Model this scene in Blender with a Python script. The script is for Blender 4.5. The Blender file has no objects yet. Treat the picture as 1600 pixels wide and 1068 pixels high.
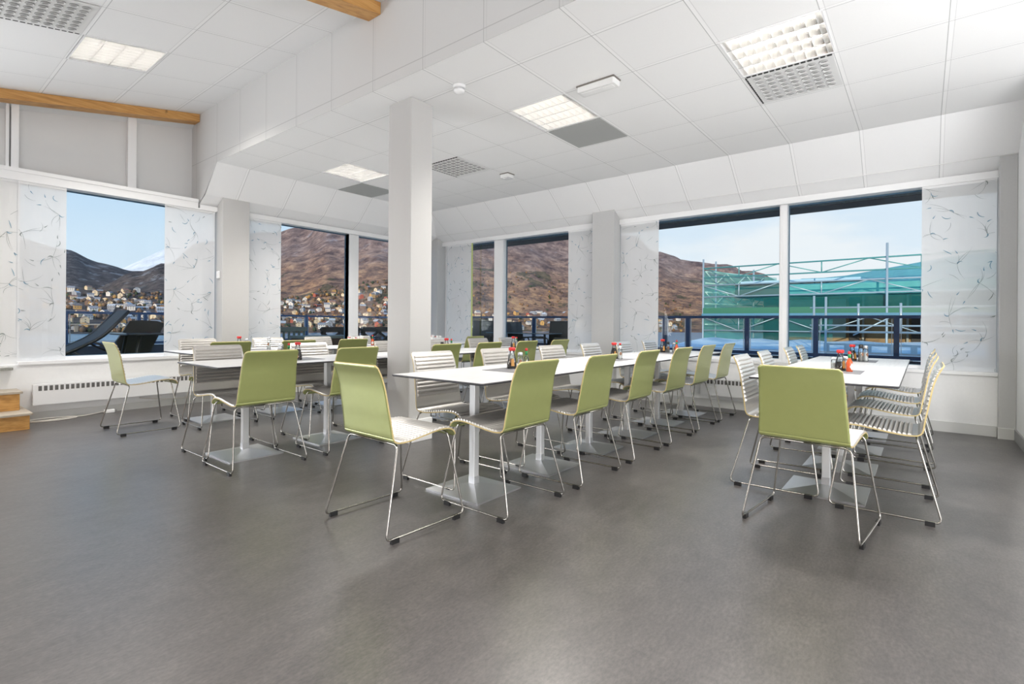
import bpy, bmesh, math, random
from mathutils import Vector, Matrix, noise
PI = math.pi
SC = bpy.context.scene
COL = SC.collection
random.seed(7)

# ------------------------------------------------------------------ camera
CAMZ, YAW, ROLL, FPX = 1.03, 0.6752, 0.0079, 802.57
_c, _s = math.cos(YAW), math.sin(YAW)
fw = Vector((_c, _s, 0)); rt = Vector((_s, -_c, 0)); up = Vector((0, 0, 1))
r2 = rt * math.cos(ROLL) + up * math.sin(ROLL)
u2 = -rt * math.sin(ROLL) + up * math.cos(ROLL)
cd = bpy.data.cameras.new('camera')
cam = bpy.data.objects.new('camera', cd); COL.objects.link(cam)
m = Matrix((r2, u2, -fw)).transposed().to_4x4(); m.translation = (0, 0, CAMZ)
cam.matrix_world = m
cd.sensor_width = 36; cd.lens = FPX / 1600 * 36; cd.shift_y = (504.02 - 534) / 1600
cd.clip_start = 0.05; cd.clip_end = 30000
SC.camera = cam

# ------------------------------------------------------------------ colour management
SC.view_settings.view_transform = 'Standard'
SC.view_settings.look = 'None'
SC.view_settings.gamma = 1
SC.view_settings.use_curve_mapping = False
SC.view_settings.exposure = 0.0
SC.cycles.max_bounces = 10
SC.cycles.transparent_max_bounces = 12
SC.cycles.use_denoising = True

# ------------------------------------------------------------------ world: pale blue sky with thin cloud
W = bpy.data.worlds.new('sky'); SC.world = W; W.use_nodes = True
nt = W.node_tree; nt.nodes.clear()
def N(t, ty, **k):
    n = t.nodes.new(ty)
    for a, b in k.items(): setattr(n, a, b)
    return n
o = N(nt, 'ShaderNodeOutputWorld'); bg = N(nt, 'ShaderNodeBackground')
tc = N(nt, 'ShaderNodeTexCoord'); sp = N(nt, 'ShaderNodeSeparateXYZ')
nt.links.new(tc.outputs['Generated'], sp.inputs[0])
rp = N(nt, 'ShaderNodeValToRGB'); nt.links.new(sp.outputs['Z'], rp.inputs[0])
e = rp.color_ramp.elements
e[0].position = 0.0; e[0].color = (0.74, 0.86, 0.97, 1)
e[1].position = 0.5; e[1].color = (0.20, 0.42, 0.80, 1)
x = e.new(0.14); x.color = (0.62, 0.80, 0.98, 1)
x = e.new(0.28); x.color = (0.44, 0.68, 0.96, 1)
mp = N(nt, 'ShaderNodeMapping'); mp.inputs['Scale'].default_value = (1.2, 1.2, 5.0)
nt.links.new(tc.outputs['Generated'], mp.inputs[0])
nz = N(nt, 'ShaderNodeTexNoise'); nz.inputs['Scale'].default_value = 1.6; nz.inputs['Detail'].default_value = 6
nt.links.new(mp.outputs[0], nz.inputs['Vector'])
cr = N(nt, 'ShaderNodeValToRGB'); nt.links.new(nz.outputs[0], cr.inputs[0])
cr.color_ramp.elements[0].position = 0.46; cr.color_ramp.elements[0].color = (0, 0, 0, 1)
cr.color_ramp.elements[1].position = 0.72; cr.color_ramp.elements[1].color = (.9, .9, .9, 1)
mx = N(nt, 'ShaderNodeMix', data_type='RGBA')
# more cloud towards +X (the right-hand windows)
sm = N(nt, 'ShaderNodeMapRange'); nt.links.new(sp.outputs['X'], sm.inputs[0])
sm.inputs[1].default_value = 0.45; sm.inputs[2].default_value = 1.0; sm.inputs[3].default_value = 0.15; sm.inputs[4].default_value = 1.5
ml = N(nt, 'ShaderNodeMath', operation='MULTIPLY', use_clamp=True)
ad = N(nt, 'ShaderNodeMath', operation='ADD'); ad.inputs[1].default_value = 0.35
nt.links.new(cr.outputs[0], ad.inputs[0]); nt.links.new(ad.outputs[0], ml.inputs[0]); nt.links.new(sm.outputs[0], ml.inputs[1])
nt.links.new(ml.outputs[0], mx.inputs[0]); nt.links.new(rp.outputs[0], mx.inputs[6]); mx.inputs[7].default_value = (0.90, 0.94, 0.99, 1)
nt.links.new(mx.outputs[2], bg.inputs[0]); bg.inputs[1].default_value = 1.0
nt.links.new(bg.outputs[0], o.inputs[0])

# ------------------------------------------------------------------ lights
def light(name, kind, loc, energy, color, size=None, aim=None, rad=None):
    d = bpy.data.lights.new(name, kind); d.energy = energy; d.color = color
    if kind == 'AREA': d.shape = 'RECTANGLE'; d.size, d.size_y = size
    ob = bpy.data.objects.new(name, d); COL.objects.link(ob); ob.location = loc
    if aim is not None: ob.rotation_euler = Vector(aim).to_track_quat('-Z', 'Y').to_euler()
    return ob
sun = light('sun', 'SUN', (0, 0, 50), 4.0, (1.0, 0.80, 0.60), aim=(0.90, 0.28, -0.27)); sun.data.angle = 0.01
# unseen lamps added to brighten the room; first two stand in back-wall windows
light('window_daylight', 'AREA', (-0.6, -4.80, 1.35), 195, (.97, 0.98, 1.0), (6.0, 1.9), (0, 1, 0.75))
light('window_daylight', 'AREA', (-3.80, -2.7, 1.35), 175, (.98, 0.985, 1.0), (4.0, 1.7), (1, .25, 0.75))
light('window_daylight', 'AREA', (-1.5, 7.16, 1.5), 205, (0.93, 0.965, 1.0), (3.6, 1.8), (0.2, -1, 0.35))  # added where the left window wall runs on, to light the ceiling
light('window_daylight', 'AREA', (2.62, -1.65, 1.35), 72, (.97, 0.98, 1.0), (1.7, 1.8), (1, .30, 0.5))  # stands free with no window, added to light the low ceiling

# ------------------------------------------------------------------ materials
MATS = {}
def mat(name, color=(.8, .8, .8), rough=.5, metal=0.0, spec=.5, emit=None, es=1.0, build=None):
    if name in MATS: return MATS[name]
    mm = bpy.data.materials.new(name); mm.use_nodes = True; t = mm.node_tree
    b = t.nodes['Principled BSDF']
    b.inputs['Base Color'].default_value = (*color, 1); b.inputs['Roughness'].default_value = rough
    b.inputs['Metallic'].default_value = metal; b.inputs['Specular IOR Level'].default_value = spec
    if emit:
        b.inputs['Emission Color'].default_value = (*emit, 1); b.inputs['Emission Strength'].default_value = es
    if build: build(t, b)
    mm.diffuse_color = (*color, 1)
    MATS[name] = mm
    return mm
def L(t, a, b): t.links.new(a, b)
def math_(t, op, a, b=None, clamp=False):
    n = N(t, 'ShaderNodeMath', operation=op, use_clamp=clamp)
    for i, v in enumerate((a, b)):
        if v is None: continue
        if isinstance(v, (int, float)): n.inputs[i].default_value = v
        else: L(t, v, n.inputs[i])
    return n.outputs[0]
def mixc(t, f, a, b):
    n = N(t, 'ShaderNodeMix', data_type='RGBA')
    for i, v in ((0, f), (6, a), (7, b)):
        if isinstance(v, (int, float)): n.inputs[i].default_value = v
        elif isinstance(v, tuple): n.inputs[i].default_value = (*v, 1)
        else: L(t, v, n.inputs[i])
    return n.outputs[2]
def noise_(t, scale, detail=4, vec=None, sc=None, rough=.5):
    n = N(t, 'ShaderNodeTexNoise'); n.inputs['Scale'].default_value = scale; n.inputs['Detail'].default_value = detail
    n.inputs['Roughness'].default_value = rough
    if vec is None:
        c = N(t, 'ShaderNodeTexCoord'); vec = c.outputs['Object']
    if sc:
        mp = N(t, 'ShaderNodeMapping'); mp.inputs['Scale'].default_value = sc; L(t, vec, mp.inputs[0]); vec = mp.outputs[0]
    L(t, vec, n.inputs['Vector']); return n.outputs[0]
def ramp_(t, f, stops):
    n = N(t, 'ShaderNodeValToRGB'); L(t, f, n.inputs[0]); el = n.color_ramp.elements
    while len(el) < len(stops): el.new(.5)
    for q, (p, c) in zip(el, stops): q.position = p; q.color = (*c, 1)
    return n.outputs[0]
def bump_(t, b, h, s=.2, d=.01):
    n = N(t, 'ShaderNodeBump'); n.inputs['Strength'].default_value = s; n.inputs['Distance'].default_value = d
    L(t, h, n.inputs['Height']); L(t, n.outputs[0], b.inputs['Normal'])
def speckle(c, amt, scale, rough_amt=0, bump=0):
    def f(t, b):
        n = noise_(t, scale, 6)
        L(t, mixc(t, n, tuple(max(0, v * (1 - amt)) for v in c), tuple(min(1, v * (1 + amt)) for v in c)), b.inputs['Base Color'])
        if bump: bump_(t, b, n, bump, .002)
    return f

TILE, GX0, GY0, CZ = 0.618, 6.070, 0.489, 2.945
def tile_mat(name, axes, origin, col, lw=.011):
    """ceiling tiles in a T-bar grid; axes are indices of object coordinates"""
    def f(t, b):
        c = N(t, 'ShaderNodeTexCoord'); s = N(t, 'ShaderNodeSeparateXYZ'); L(t, c.outputs['Object'], s.inputs[0])
        thin = None; bar = None
        for ax, og, pitch in zip(axes, origin, (TILE, TILE)):
            v = math_(t, 'DIVIDE', math_(t, 'SUBTRACT', s.outputs[ax], og), pitch)
            fr = math_(t, 'FRACT', math_(t, 'ADD', v, 100.5))
            d = math_(t, 'ABSOLUTE', math_(t, 'SUBTRACT', fr, .5))          # 0 on the line
            b1 = math_(t, 'LESS_THAN', d, .019)
            e1 = math_(t, 'LESS_THAN', math_(t, 'ABSOLUTE', math_(t, 'SUBTRACT', math_(t, 'SUBTRACT', fr, .5), .0235)), .0042)
            e2 = math_(t, 'MULTIPLY', math_(t, 'LESS_THAN', math_(t, 'ABSOLUTE', math_(t, 'SUBTRACT', math_(t, 'SUBTRACT', fr, .5), -.0235)), .003), .5)
            th = math_(t, 'MAXIMUM', e1, e2)
            thin = th if thin is None else math_(t, 'MAXIMUM', thin, th)
            bar = b1 if bar is None else math_(t, 'MAXIMUM', bar, b1)
        n = noise_(t, 90, 3)
        base = mixc(t, n, tuple(v * .97 for v in col), col)
        c1 = mixc(t, bar, base, tuple(min(1, v * 1.025) for v in col))
        L(t, mixc(t, math_(t, 'MULTIPLY', thin, .62), c1, (.30, .30, .30)), b.inputs['Base Color'])
        bump_(t, b, math_(t, 'SUBTRACT', math_(t, 'MULTIPLY', n, .15), thin), .15, .003)
    return mat(name, col, .85, build=f)
CEIL = (.92, .92, .915)
def floor_build(t, b):
    c = N(t, 'ShaderNodeTexCoord'); v = c.outputs['Object']
    big = noise_(t, .9, 3, v, rough=.5); fine = noise_(t, 48, 5, v, sc=(1, 1.9, 1), rough=.7); mid = noise_(t, 6, 6, v, sc=(1.0, 2.0, 1), rough=.68)
    col = mixc(t, big, (.074, .068, .067), (.098, .091, .089))
    m1 = ramp_(t, fine, [(.32, (.66, .66, .66)), (.50, (1, 1, 1)), (.68, (1.36, 1.34, 1.32))])
    mu = N(t, 'ShaderNodeMix', data_type='RGBA', blend_type='MULTIPLY'); mu.inputs[0].default_value = 1
    L(t, col, mu.inputs[6]); L(t, m1, mu.inputs[7])
    m2 = ramp_(t, mid, [(.32, (.80, .80, .80)), (.68, (1.20, 1.19, 1.17))])
    m3 = N(t, 'ShaderNodeMix', data_type='RGBA', blend_type='MULTIPLY'); m3.inputs[0].default_value = 1
    L(t, mu.outputs[2], m3.inputs[6]); L(t, m2, m3.inputs[7])
    L(t, m3.outputs[2], b.inputs['Base Color'])
    # scuffs: rougher and smoother streaks
    st = noise_(t, 2.2, 4, v, sc=(1.6, 1.0, 1.0), rough=.5)
    rr = math_(t, 'ADD', math_(t, 'MULTIPLY', st, .10), .285)
    L(t, rr, b.inputs['Roughness'])
M_floor = mat('vinyl_floor', (.11, .1, .095), .3, spec=1.0, build=floor_build)
M_wall = mat('wall_paint', (.86, .86, .855), .6, build=speckle((.86, .86, .855), .03, 40, bump=.05))
M_wall_dark = mat('pilaster_paint', (.56, .56, .555), .65, build=speckle((.56, .56, .555), .04, 60, bump=.05))
M_col = mat('column_wallcovering', (.56, .552, .54), .7, build=speckle((.56, .552, .54), .06, 260, bump=.3))
M_panel = mat('upper_panel', (.72, .72, .715), .07)
M_trim = mat('white_trim', (.90, .90, .90), .35)
M_base = mat('baseboard_vinyl', (.66, .66, .64), .45)
M_white = mat('white_plastic', (.88, .88, .88), .35)
M_lacq = mat('white_lacquer', (.84, .84, .84), .3)
def wood_build(c1, c2, c3, sc):
    def f(t, b):
        n = noise_(t, 3.0, 6, sc=sc, rough=.6); k = noise_(t, 7, 2, sc=(1, 1, 1))
        c = ramp_(t, n, [(.3, c1), (.5, c2), (.72, c3)])
        kn = ramp_(t, k, [(.70, (0, 0, 0)), (.78, (1, 1, 1))])
        L(t, mixc(t, kn, c, tuple(v * .45 for v in c1)), b.inputs['Base Color'])
        bump_(t, b, n, .1, .002)
    return f
M_beam = mat('pine_beam', (.62, .33, .10), .45, build=wood_build((.42, .19, .05), (.60, .31, .09), (.70, .40, .15), (1.2, 14, 14)))
M_step = mat('pine_step', (.55, .27, .07), .5, build=wood_build((.34, .15, .03), (.55, .28, .07), (.66, .37, .12), (2.5, 12, 12)))
M_tread = mat('worn_tread', (.45, .38, .28), .55, build=wood_build((.30, .24, .18), (.45, .39, .31), (.55, .49, .40), (2.0, 16, 16)))
M_green = mat('green_laminate', (.44, .485, .18), .32, metal=.5, spec=.5, build=lambda t, b: (speckle((.44, .485, .18), .04, 25)(t, b), setattr(b.inputs['Coat Weight'], 'default_value', .6), setattr(b.inputs['Coat Roughness'], 'default_value', .22)))
def rib_build(t, b):
    n = noise_(t, 30, 4, sc=(1, 12, 12))
    L(t, mixc(t, n, (.60, .575, .54), (.70, .675, .64)), b.inputs['Base Color'])
M_rib = mat('silver_white_laminate', (.75, .75, .74), .28, metal=.65, build=rib_build)
M_birch = mat('birch_ply_edge', (.56, .44, .20), .5, build=speckle((.56, .44, .20), .12, 60))
M_steel = mat('satin_steel', (.42, .405, .38), .24, metal=1)
M_brush = mat('brushed_steel', (.68, .69, .71), .40, metal=1)
M_post = mat('silver_post', (.72, .73, .74), .35, metal=.5)
M_black = mat('black_plastic', (.015, .015, .016), .4)
M_edge = mat('black_core_edge', (.03, .03, .035), .4)
def ttop(t, b):
    n = noise_(t, 4, 6, sc=(1.2, 16, 1), rough=.6)
    L(t, ramp_(t, n, [(.3, (.72, .72, .72)), (.6, (.82, .82, .82)), (.8, (.77, .77, .765))]), b.inputs['Base Color'])
M_ttop = mat('white_grain_laminate', (.8, .8, .8), .30, build=ttop)
M_mat = mat('grey_placemat', (.20, .20, .21), .5, build=speckle((.20, .20, .21), .1, 200))
M_tube = mat('fluorescent_tube', (1, 1, 1), .5, emit=(1, .97, .92), es=17.0)
M_louv = mat('mirror_louvre', (.93, .92, .91), .10, metal=1)
M_lampbox = mat('luminaire_reflector', (.95, .95, .93), .35)
M_blade = mat('louvre_blade', (.92, .91, .89), .25, metal=.3)
M_grille = mat('grey_return_grille', (.30, .31, .30), .6)
def grille_b(t, b):
    c = N(t, 'ShaderNodeTexCoord'); vo = N(t, 'ShaderNodeTexVoronoi'); vo.inputs['Scale'].default_value = 95; vo.inputs['Randomness'].default_value = 0
    L(t, c.outputs['Object'], vo.inputs['Vector'])
    L(t, ramp_(t, vo.outputs['Distance'], [(.25, (.10, .10, .10)), (.42, (.40, .41, .40))]), b.inputs['Base Color'])
M_grille = mat('perforated_grey_grille', (.3, .31, .3), .6, build=grille_b)
M_vent = mat('vent_white', (.78, .78, .77), .45)
M_ventd = mat('vent_recess', (.36, .36, .355), .6)
M_dark = mat('dark_slot', (.03, .03, .03), .8)
M_navy = mat('navy_railing_paint', (.012, .045, .13), .35)
M_bluefr = mat('blue_grey_frame', (.05, .12, .20), .4)
M_rattan = mat('dark_furniture', (.018, .015, .012), .5, build=speckle((.02, .017, .013), .4, 60))
M_bench = mat('stained_wood_bench', (.030, .019, .013), .45)
M_mesh = mat('dark_mesh_fabric', (.030, .034, .036), .7, build=speckle((.035, .038, .04), .4, 200))
M_greybench = mat('weathered_grey_green', (.16, .19, .17), .7)
def specstone(t, b):
    n = noise_(t, 70, 4, rough=.8)
    L(t, ramp_(t, n, [(.38, (.02, .03, .035)), (.5, (.09, .12, .14)), (.62, (.22, .26, .28))]), b.inputs['Base Color'])
M_stone = mat('speckled_fascia', (.1, .13, .14), .7, build=specstone)
M_soffit = mat('dark_brown_soffit', (.030, .024, .022), .6)
M_deck = mat('terrace_deck', (.035, .045, .055), .6, build=speckle((.035, .045, .055), .3, 6))
M_parap = mat('navy_parapet', (.010, .022, .045), .5)
# glass: clear pane that mirrors at grazing angles
def glass_mat(name, tint=(.97, .985, .98), refl=1.0, rough=.0):
    mm = bpy.data.materials.new(name); mm.use_nodes = True; t = mm.node_tree; t.nodes.clear()
    o = N(t, 'ShaderNodeOutputMaterial'); tr = N(t, 'ShaderNodeBsdfTransparent'); gl = N(t, 'ShaderNodeBsdfGlossy')
    tr.inputs[0].default_value = (*tint, 1); gl.inputs['Roughness'].default_value = rough; gl.inputs[0].default_value = (1, 1, 1, 1)
    fr = N(t, 'ShaderNodeFresnel'); fr.inputs[0].default_value = 1.45
    f = math_(t, 'MULTIPLY', fr.outputs[0], refl, True)
    ms = N(t, 'ShaderNodeMixShader'); L(t, f, ms.inputs[0]); L(t, tr.outputs[0], ms.inputs[1]); L(t, gl.outputs[0], ms.inputs[2]); L(t, ms.outputs[0], o.inputs[0])
    MATS[name] = mm; return mm
M_glass = glass_mat('window_glass', refl=.25)
M_railglass = glass_mat('railing_glass', (.93, .96, .97), .08)
M_bottle = glass_mat('clear_bottle_glass', (.90, .93, .93), 1.6)
# sheer sliding panel fabric
def sheer():
    mm = bpy.data.materials.new('sheer_panel_fabric'); mm.use_nodes = True; t = mm.node_tree; t.nodes.clear()
    o = N(t, 'ShaderNodeOutputMaterial'); tr = N(t, 'ShaderNodeBsdfTransparent'); tl = N(t, 'ShaderNodeBsdfTranslucent'); df = N(t, 'ShaderNodeBsdfDiffuse')
    tr.inputs[0].default_value = (1, 1, 1, 1); tl.inputs[0].default_value = (.97, .97, .97, 1); df.inputs[0].default_value = (.95, .95, .94, 1)
    a = N(t, 'ShaderNodeMixShader'); a.inputs[0].default_value = .74; L(t, tl.outputs[0], a.inputs[1]); L(t, df.outputs[0], a.inputs[2])
    b = N(t, 'ShaderNodeMixShader'); L(t, tr.outputs[0], b.inputs[1]); L(t, a.outputs[0], b.inputs[2])
    n = noise_(t, 6, 3, sc=(1, 1, .4)); L(t, math_(t, 'ADD', math_(t, 'MULTIPLY', n, .08), .80), b.inputs[0])
    L(t, b.outputs[0], o.inputs[0]); MATS['sheer'] = mm; return mm
M_sheer = sheer()
M_twig_b = mat('curtain_print_blue', (.20, .36, .46), .8)
M_twig_g = mat('curtain_print_grey', (.30, .33, .31), .8)

# ------------------------------------------------------------------ mesh builder
class MB:
    def __init__(s): s.v = []; s.f = []; s.m = []; s.sm = []
    def quad(s, pts, mi=0, smooth=False):
        b = len(s.v); s.v += [tuple(p) for p in pts]; s.f.append(tuple(range(b, b + len(pts)))); s.m.append(mi); s.sm.append(smooth)
    def box(s, lo, hi, mi=0, M=None, top=None):
        x0, y0, z0 = lo; x1, y1, z1 = hi
        p = [(x0, y0, z0), (x1, y0, z0), (x1, y1, z0), (x0, y1, z0), (x0, y0, z1), (x1, y0, z1), (x1, y1, z1), (x0, y1, z1)]
        if M: p = [tuple(M @ Vector(q)) for q in p]
        b = len(s.v); s.v += p
        for k, f in enumerate(((3, 2, 1, 0), (4, 5, 6, 7), (0, 1, 5, 4), (1, 2, 6, 5), (2, 3, 7, 6), (3, 0, 4, 7))):
            s.f.append(tuple(b + i for i in f)); s.m.append(top if (k == 1 and top is not None) else mi); s.sm.append(False)
    def bbox(s, lo, hi, r=.004, mi=0, top=None):
        """box with chamfered vertical corners and chamfered top/bottom edges"""
        x0, y0, z0 = lo; x1, y1, z1 = hi
        def ring(z, d):
            return [(x0 + r + d, y0 + d, z), (x1 - r - d, y0 + d, z), (x1 - d, y0 + r + d, z), (x1 - d, y1 - r - d, z), (x1 - r - d, y1 - d, z), (x0 + r + d, y1 - d, z), (x0 + d, y1 - r - d, z), (x0 + d, y0 + r + d, z)]
        c = min(r * .5, (z1 - z0) * .3)
        rings = [ring(z0, c), ring(z0 + c, 0), ring(z1 - c, 0), ring(z1, c)]
        b = len(s.v)
        for g in rings: s.v += g
        for k in range(3):
            for i in range(8):
                j = (i + 1) % 8
                s.f.append((b + k * 8 + i, b + k * 8 + j, b + k * 8 + 8 + j, b + k * 8 + 8 + i)); s.m.append(mi); s.sm.append(False)
        s.f.append(tuple(b + 7 - i for i in range(8))); s.m.append(mi); s.sm.append(False)
        s.f.append(tuple(b + 24 + i for i in range(8))); s.m.append(mi if top is None else top); s.sm.append(False)
    def tube(s, pts, r, n=8, mi=0, cap=True, r_end=None):
        pts = [Vector(p) for p in pts]; b = len(s.v); m = len(pts); prev = None
        for i, p in enumerate(pts):
            if i == 0: d = pts[1] - p
            elif i == m - 1: d = p - pts[-2]
            else: d = (pts[i + 1] - p).normalized() + (p - pts[i - 1]).normalized()
            d.normalize()
            if prev is None:
                a = Vector((0, 0, 1)) if abs(d.z) < .9 else Vector((1, 0, 0)); u = d.cross(a).normalized()
            else:
                u = prev - d * prev.dot(d)
                u = u.normalized() if u.length > 1e-6 else d.orthogonal().normalized()
            prev = u; w = d.cross(u)
            rr = r if r_end is None else r + (r_end - r) * i / (m - 1)
            for k in range(n):
                a = 2 * PI * k / n; s.v.append(tuple(p + u * (rr * math.cos(a)) + w * (rr * math.sin(a))))
        for i in range(m - 1):
            for k in range(n):
                q = (k + 1) % n
                s.f.append((b + i * n + k, b + i * n + q, b + (i + 1) * n + q, b + (i + 1) * n + k)); s.m.append(mi); s.sm.append(True)
        if cap:
            s.f.append(tuple(b + n - 1 - k for k in range(n))); s.m.append(mi); s.sm.append(False)
            s.f.append(tuple(b + (m - 1) * n + k for k in range(n))); s.m.append(mi); s.sm.append(False)
    def lathe(s, prof, n=16, c=(0, 0, 0), mi=0, mis=None, smooth=True):
        b = len(s.v)
        for (r, z) in prof:
            for k in range(n):
                a = 2 * PI * k / n; s.v.append((c[0] + r * math.cos(a), c[1] + r * math.sin(a), c[2] + z))
        for i in range(len(prof) - 1):
            for k in range(n):
                q = (k + 1) % n
                s.f.append((b + i * n + k, b + i * n + q, b + (i + 1) * n + q, b + (i + 1) * n + k)); s.m.append(mis[i] if mis else mi); s.sm.append(smooth)
        s.f.append(tuple(b + n - 1 - k for k in range(n))); s.m.append(mis[0] if mis else mi); s.sm.append(False)
        s.f.append(tuple(b + (len(prof) - 1) * n + k for k in range(n))); s.m.append(mis[-1] if mis else mi); s.sm.append(False)
    def bar(s, a, b_, w, h, mi=0):
        """rectangular bar from a to b"""
        a = Vector(a); b_ = Vector(b_); d = (b_ - a); Lg = d.length; d.normalize()
        u = Vector((0, 0, 1)) if abs(d.z) < .95 else Vector((1, 0, 0)); sd = d.cross(u).normalized(); u = sd.cross(d)
        M = Matrix((sd, d, u)).transposed().to_4x4(); M.translation = a
        s.box((-w / 2, 0, -h / 2), (w / 2, Lg, h / 2), mi, M)
    def mesh(s, name, mats):
        me = bpy.data.meshes.new(name); me.from_pydata(s.v, [], s.f)
        for q in mats: me.materials.append(q)
        for p, a, sm in zip(me.polygons, s.m, s.sm): p.material_index = a; p.use_smooth = sm
        me.update(); return me
    def build(s, name, mats, parent=None, **kw):
        if not isinstance(mats, (list, tuple)): mats = [mats]
        ob = bpy.data.objects.new(name, s.mesh(name, mats)); COL.objects.link(ob)
        if parent: ob.parent = parent
        tag(ob, **kw); return ob
def tag(o, label=None, cat=None, group=None, kind=None):
    if label: o['label'] = label
    if cat: o['category'] = cat
    if group: o['group'] = group
    if kind: o['kind'] = kind
    return o
def thing(name, loc, label, cat, rz=0, group=None):
    o = bpy.data.objects.new(name, None); COL.objects.link(o); o.location = loc; o.rotation_euler = (0, 0, rz); o.empty_display_size = .1
    return tag(o, label, cat, group)
def copy_tree(src, parent=None):
    c = src.copy(); COL.objects.link(c)
    if parent: c.parent = parent
    for ch in KIDS.get(src.name, []):
        k = copy_tree(ch, c); KIDS.setdefault(c.name, []).append(k)
    return c
KIDS = {}
def child(p, o): KIDS.setdefault(p.name, []).append(o); return o
def smooth_path(pts, r, n=5):
    """round the corners of a polyline with radius-like distance r"""
    P = [Vector(p) for p in pts]; out = [P[0]]
    for i in range(1, len(P) - 1):
        a, b, c = P[i - 1], P[i], P[i + 1]; d1 = (a - b); d2 = (c - b)
        q = min(r, d1.length * .45, d2.length * .45); s0 = b + d1.normalized() * q; s1 = b + d2.normalized() * q
        for k in range(n + 1):
            t = k / n; out.append(s0 * (1 - t) ** 2 + b * (2 * t * (1 - t)) + s1 * t * t)
    out.append(P[-1]); return out
def struct(mb, name, mats, parent=None): return mb.build(name, mats, parent, kind='structure')

# ------------------------------------------------------------------ room shell
XB = 2.606            # bulkhead plane
HK, HZ = 0.1768, 3.65   # sloping high ceiling: z = HZ - HK*(XB-x)
hz = lambda x: HZ - HK * (XB - x)
b = MB(); b.box((-4.1, -5.1, -.12), (6.9, 7.4, 0)); struct(b, 'floor', M_floor)

# low flat ceiling, one quad per tile so the luminaires can be recessed
def ccell(i, j): return (GX0 + i * TILE, GX0 + (i + 1) * TILE, GY0 + j * TILE, GY0 + (j + 1) * TILE)
LAMPS = [(-4, 0), (-4, 3), (-4, 8)]; VENTS = [(-3, 0), (-3, 6)]; GRILLES = [(-3, 3), (-3, 9)]
b = MB()
for i in range(-6, 0):
    for j in range(-6, 10):
        x0, x1, y0, y1 = ccell(i, j); x0 = max(x0, XB); y0 = max(y0, -2.7)
        if (i, j) in LAMPS or x1 <= x0: continue
        b.quad([(x0, y1, CZ), (x1, y1, CZ), (x1, y0, CZ), (x0, y0, CZ)])
struct(b, 'ceiling', tile_mat('ceiling_tile_low', (0, 1), (GX0, GY0), CEIL))
b = MB(); b.box((XB + .061, -5.1, CZ + .16), (6.9, 7.5, CZ + .24)); struct(b, 'ceiling', mat('roof_slab', (.5, .5, .5), .8))
FYL = GY0 + 10 * TILE     # left fold
# sloping ceiling panels down to the windows (right wall and left wall), mitred at the corner
b = MB()
R1 = [(GX0, CZ), (6.50, 2.605), (6.69, 2.495)]
L1 = [(FYL, CZ), (7.01, 2.625), (7.22, 2.495)]
for k in range(2):
    (xa, za), (xb, zb) = R1[k], R1[k + 1]; (ya, _), (yb, _) = L1[k], L1[k + 1]
    b.quad([(xa, ya, za), (xb, yb, zb), (xb, -.70, zb), (xa, -.70, za)])
struct(b, 'ceiling', tile_mat('ceiling_tile_slope_right', (1, 1), (GY0, GY0), (.90, .90, .90)))
b = MB()
for k in range(2):
    (xa, za), (xb, zb) = R1[k], R1[k + 1]; (ya, _), (yb, _) = L1[k], L1[k + 1]
    b.quad([(XB, ya, za), (XB, yb, zb), (xb, yb, zb), (xa, ya, za)])
struct(b, 'ceiling', tile_mat('ceiling_tile_slope_left', (0, 0), (GX0, GX0), (.92, .92, .92)))
# thin shadow joint strips on the slopes
b = MB(); b.bar((6.495, -.69, 2.603), (6.495, 7.0, 2.603), .010, .006); b.bar((XB + .01, 7.005, 2.623), (6.48, 7.005, 2.623), .010, .006); struct(b, 'trim_1', M_vent)

# bulkhead between low and high ceiling, vertical tile joints + lower rail
def bulk_b(t, bs):
    c = N(t, 'ShaderNodeTexCoord'); s = N(t, 'ShaderNodeSeparateXYZ'); L(t, c.outputs['Object'], s.inputs[0])
    fr = math_(t, 'FRACT', math_(t, 'ADD', math_(t, 'DIVIDE', math_(t, 'SUBTRACT', s.outputs[1], GY0), TILE), 100.5))
    d = math_(t, 'ABSOLUTE', math_(t, 'SUBTRACT', math_(t, 'SUBTRACT', fr, .5), .02)); ln = math_(t, 'LESS_THAN', d, .005)
    d2 = math_(t, 'ABSOLUTE', math_(t, 'SUBTRACT', math_(t, 'SUBTRACT', fr, .5), -.02)); l2 = math_(t, 'MULTIPLY', math_(t, 'LESS_THAN', d2, .004), .4)
    h = math_(t, 'LESS_THAN', math_(t, 'ABSOLUTE', math_(t, 'SUBTRACT', s.outputs[2], 3.035)), .0035)
    m_ = math_(t, 'MAXIMUM', math_(t, 'MAXIMUM', ln, l2), h)
    L(t, mixc(t, math_(t, 'MULTIPLY', m_, .5), (.66, .66, .655), (.3, .3, .3)), bs.inputs['Base Color'])
M_bulk = mat('bulkhead_board', (.8, .8, .79), .8, build=bulk_b)
b = MB(); b.box((XB, -5.0, CZ + .002), (XB + .06, 7.55, HZ + .05)); struct(b, 'wall_bulkhead', M_bulk)
b = MB()
# triangular cheek of the bulkhead below the slope
CK = [(FYL, CZ + .0015), (7.01, 2.625), (7.22, 2.495), (7.55, 2.495), (7.55, CZ + .0015)]
b.quad([(XB, y, z) for y, z in CK]); b.quad([(XB + .02, y, z + .002) for y, z in reversed(CK)]); struct(b, 'trim_2', M_bulk)

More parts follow.
